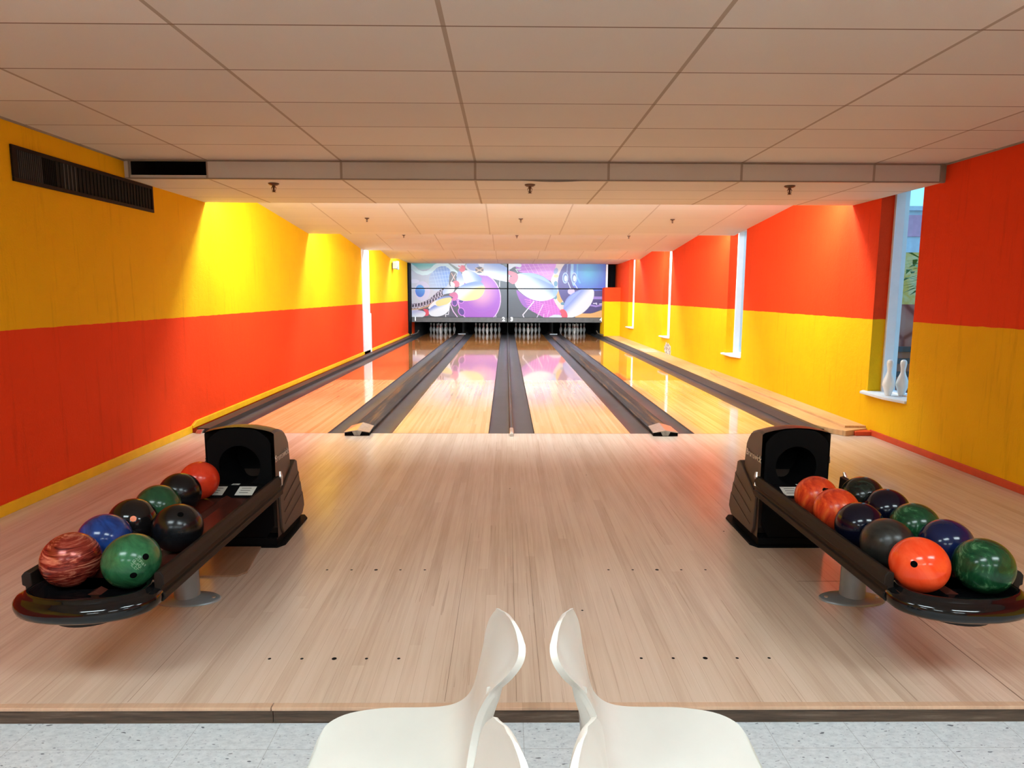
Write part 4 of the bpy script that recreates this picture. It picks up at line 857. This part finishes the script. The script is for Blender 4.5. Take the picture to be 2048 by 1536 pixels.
def chair(mir, dy, lab, grp='white chairs around the aisle'):
    A = 0.0115                                     # aisle centre the pairs mirror about
    base = Vector((-0.33, -5.70+dy, FZ))
    if mir: base.x = 2*A-base.x
    r = empty('molded_chair', base); tag(r, lab, 'chair', grp)
    def T(p):
        x, y, z = p; y += dy
        if mir: x = 2*A-x
        return Vector((x, y, z))-base
    def cat(P, n):
        o = []
        for i in range(len(P)-1):
            p0, p1, p2, p3 = P[max(i-1, 0)], P[i], P[i+1], P[min(i+2, len(P)-1)]
            for k in range(n):
                t = k/n; o.append(0.5*((2*p1)+(p2-p0)*t+(2*p0-5*p1+4*p2-p3)*t*t+(-p0+3*p1-3*p2+p3)*t**3))
        o.append(P[-1]); return o
    F = cat([Vector(a) for a, b in SEC], 4); N_ = cat([Vector(b) for a, b in SEC], 4); n = len(F); mcol = 20
    G = []
    for i, (f, g) in enumerate(zip(F, N_)):
        s = i/(n-1); row = []
        wseat = max(0, 1-s/0.42); wback = min(1, max(0, (s-0.42)/0.2)); wd = (g-f).length
        for j in range(mcol+1):
            t = j/mcol; p = f.lerp(g, t); b = math.sin(PI*t)**0.8 if 0 < t < 1 else 0
            pl_ = min(1, max(0, (min(t*wd, (1-t)*wd)-0.004)/0.045)); pl_ = pl_*pl_*(3-2*pl_)
            p = p+Vector((0, 0, -0.016))*b*wseat*min(1, wd/0.3)+Vector((0.006, 0.004, -0.002))*pl_*wback+Vector((-0.012*t, 0, 0))*wback*min(1, (n-1-i)/10)
            # soft roll-down of the seat's front lip
            row.append(p)
        G.append(row)
    P = np.array([[tuple(T(p)) for p in row] for row in G])
    dI = np.gradient(P, axis=0); dJ = np.gradient(P, axis=1); nn = np.cross(dI, dJ); nn /= np.linalg.norm(nn, axis=2, keepdims=True)+1e-12
    if nn[8, mcol//2, 2] < 0: nn = -nn
    for i in range(24): a_ = min(1, max(0, (24-i)/10)); nn[i] = nn[i]*(1-a_)+np.array([0, 0, 1.0])*a_
    for i in range(n-9, n): nn[i] = nn[n-9, mcol//2]
    nn /= np.linalg.norm(nn, axis=2, keepdims=True)
    th = 0.017; bx = (-1 if mir else 1)
    wq = np.clip((np.arange(n)-28)/16, 0, 1)[:, None, None]; Q = P-nn*th*(1-wq)+np.array([0.016*bx, 0.001, -0.004])*wq*np.clip((n+4-np.arange(n))/16, 0, 1)[:, None, None]
    cut = 40
    def shell(i0, i1, name):
        me = bpy.data.meshes.new(name); V = []; Nn = []; fs = []; w = mcol+1; h = i1-i0+1
        V += P[i0:i1+1].reshape(-1, 3).tolist(); V += Q[i0:i1+1].reshape(-1, 3).tolist(); o2 = w*h
        for i in range(h-1):
            for j in range(mcol):
                a = i*w+j; fs.append((a, a+1, a+w+1, a+w)); fs.append((o2+a, o2+a+w, o2+a+w+1, o2+a+1))
        for i in range(h-1):
            for j in (0, mcol): a = i*w+j; fs.append((a, a+w, o2+a+w, o2+a))
        ends = ([0] if i0 == 0 else [])+([h-1] if i1 == n-1 else [])
        for i in ends:
            for j in range(mcol): a = i*w+j; fs.append((a, a+1, o2+a+1, o2+a))
        me.from_pydata(V, [], fs); me.materials.append(M_CHAIR); bm = bmesh.new(); bm.from_mesh(me); bmesh.ops.recalc_face_normals(bm, faces=bm.faces); bm.to_mesh(me); bm.free()
        me.polygons.foreach_set('use_smooth', [True]*len(me.polygons)); me.set_sharp_from_angle(angle=math.radians(50))
        ob = bpy.data.objects.new(name, me); C.objects.link(ob); ob.parent = r
        # shading normals of the whole shell, so the joint of seat and back stays invisible
        nrm = [tuple(c.vector) for c in me.corner_normals]
        for pl in me.polygons:
            for li in pl.loop_indices:
                i, j = divmod(me.loops[li].vertex_index % (w*h), w)
                if i0+i != cut: continue
                v = nn[cut, j]; d = pl.normal.x*v[0]+pl.normal.y*v[1]+pl.normal.z*v[2]
                if abs(d) > 0.5: nrm[li] = tuple(v) if d > 0 else tuple(-v)
        me.normals_split_custom_set(nrm)
    shell(0, cut, 'seat'); shell(cut, n-1, 'backrest')
    # apron that turns down along the inner edge and joins the pedestal
    q = MB(); rings = []
    for i in range(24, 52):
        e = Vector(N_[i])+Vector((-0.012*min(1, max(0, (i/(n-1)-0.42)/0.2)), 0, -0.004*max(0, (i-44)/7))); k = (i-24)/27; tp = max(0.03, min(1, (1-k)*3)); dn = 0.10*max(0, 1-k)**0.5
        c = [e+Vector((0.002, 0, -0.002)), e+Vector((0.020*tp, 0.002, -0.006)), e+Vector((0.030*tp, 0.006, -0.016-dn*0.5)), e+Vector((0.032*tp, 0.012, -0.02-dn)), e+Vector((0.020*tp, 0.014, -0.02-dn)), e+Vector((0.010*tp, 0.010, -0.018-dn*0.4)), e+Vector((-0.003, 0.006, -0.016))]
        rings.append([tuple(T(p)) for p in c])
    q.loft(rings)
    q.build('apron', M_CHAIR, r, smooth=True, ang=50)
    q = MB(); rings = []
    for z, xa, ya, w_ in ((0.60, -0.092, -5.735, 0.004), (0.54, -0.100, -5.72, 0.03), (0.47, -0.108, -5.71, 0.055), (0.38, -0.118, -5.70, 0.075), (0.25, -0.13, -5.70, 0.085), (0.10, -0.15, -5.70, 0.09)):
        rings.append([tuple(T(p)) for p in ((xa, ya-w_*0.5, z), (xa+0.008, ya-w_*0.4, z), (xa+0.010, ya+w_*0.6, z), (xa, ya+w_, z), (xa-0.012, ya+w_*0.6, z), (xa-0.014, ya-w_*0.4, z))])
    q.loft(rings); q.build('rear_support', M_CHAIR, r, smooth=True, ang=50)
    q = MB(); rings = []
    for z, x0, x1, hy in ((FZ, -0.44, -0.16, 0.15), (FZ+0.02, -0.435, -0.16, 0.145), (0.05, -0.36, -0.17, 0.10), (0.20, -0.33, -0.155, 0.10), (0.31, -0.38, -0.13, 0.14), (0.352, -0.42, -0.155, 0.17)):
        ring = []
        for k in range(24):
            a = 2*PI*k/24; ca, sa = math.cos(a), math.sin(a); ex = 0.6
            ring.append(tuple(T(((x0+x1)/2+(x1-x0)/2*abs(ca)**ex*(1 if ca > 0 else -1), -5.695+hy*abs(sa)**ex*(1 if sa > 0 else -1), z))))
        rings.append(ring)
    q.loft(rings); q.build('pedestal', M_CHAIR, r, smooth=True, ang=50)
    return r
chair(False, 0.0, 'white molded plastic chair left of the aisle, next to the step, seat in view')
chair(True, 0.0, 'white molded plastic chair right of the aisle, next to the step, seat in view')
chair(False, -0.437, 'white molded chair left of the aisle, only its pointed back tip in view')
chair(True, -0.437, 'white molded chair right of the aisle, only its pointed back tip in view')

# ------------------------------------------------------------------ outside the windows
m = MB(); m.box((WR+WT, -12, -0.4), (26, 40, -0.2)); o = m.build('ground', plain('outdoor_paving', (0.42, 0.38, 0.34), 0.8, scale=2)); struct(o)
def mural_wall():
    t = NT('garden_wall_paint'); P, x, y, z = t.pos()
    f = t.m('GREATER_THAN', z, 1.38); v = t.n('TexVoronoi', feature='DISTANCE_TO_EDGE'); t.l(t.mp(P, (1, 1, 0.75)), v.inputs['Vector']); v.inputs['Scale'].default_value = 3.2
    red = t.ramp(v.outputs['Distance'], [(0.03, (0.30, 0.05, 0.03)), (0.10, (0.55, 0.17, 0.12)), (0.3, (0.62, 0.25, 0.18))])
    ye = t.ramp(t.noise(P, 3.5, 5, 0.6, 1.0), [(0.4, (0.85, 0.55, 0.10)), (0.65, (0.88, 0.78, 0.42))])
    t.col(t.mix(f, red, ye)); t.set(Roughness=0.7); return t.mat
m = MB(); m.box((5.0, 2.9, -0.2), (8.6, 3.1, 2.15)); tag(m.build('garden_wall', mural_wall()), 'yellow and terracotta painted wall seen through the nearest window', 'wall')
r = empty('bench', (5.85, 2.3, -0.2)); tag(r, 'terracotta bench with dark slats outside the nearest window', 'bench')
M_SL = plain('bench_slat', (0.05, 0.045, 0.05), 0.5); M_TC = plain('bench_terracotta', (0.50, 0.17, 0.10), 0.7)
for z in (0.60, 0.79, 0.96): q = MB(); q.box((-0.75, -0.03, z-0.045), (0.85, 0.02, z+0.03)); q.build('slat', M_SL, r, bevel=0.004)
for x in (-0.6, 0.0, 0.6): q = MB(); q.box((x-0.05, 0.02, 0.0), (x+0.05, 0.10, 1.0)); q.build('leg', M_TC, r)
q = MB(); q.box((-0.75, 0.02, 0.62), (0.85, 0.06, 0.98)); q.build('backrest', M_TC, r)
random.seed(9); r = empty('palm_shrub', (5.55, 1.75, -0.2)); tag(r, 'leafy green palm shrub outside the nearest window above the yellow wall', 'shrub')
q = MB()
for i in range(90):
    a = random.uniform(0, 2*PI); L = random.uniform(0.25, 0.5); h = random.uniform(1.75, 2.2); c = Vector((random.uniform(-0.25, 0.25), random.uniform(-0.1, 0.2), h)); d = Vector((math.cos(a), math.sin(a), random.uniform(-0.1, 0.5))).normalized(); w = d.cross(Vector((0, 0, 1))).normalized()*0.03
    p = [c, c+d*L*0.5, c+d*L+Vector((0, 0, -0.2*L))]
    q.add([tuple(p[0]-w*0.4), tuple(p[0]+w*0.4), tuple(p[1]+w), tuple(p[1]-w), tuple(p[2])], [(0, 1, 2, 3), (3, 2, 4)])
q.build('foliage', plain('palm_green', (0.16, 0.42, 0.12), 0.5, var=0.4, scale=6), r)
q = MB(); q.tube([(0, 0, 0), (0.03, 0, 1.0), (0, 0, 1.9)], [0.06, 0.045, 0.04], 10); q.build('trunk', plain('trunk_brown', (0.2, 0.12, 0.07), 0.8), r)
m = MB(); m.box((6.0, 9.0, -0.2), (12.5, 11.0, 3.55)); m.mi = 1; m.box((5.95, 8.97, 2.9), (12.55, 9.0, 3.4)); m.mi = 0; m.box((5.9, 8.9, 3.5), (12.6, 11.1, 3.6)); tag(m.build('far_building', [plain('pale_building', (0.65, 0.68, 0.75), 0.6), plain('pink_sign_band', (0.75, 0.35, 0.48), 0.5)]), 'pale building with a pink band seen through the nearest window', 'building')
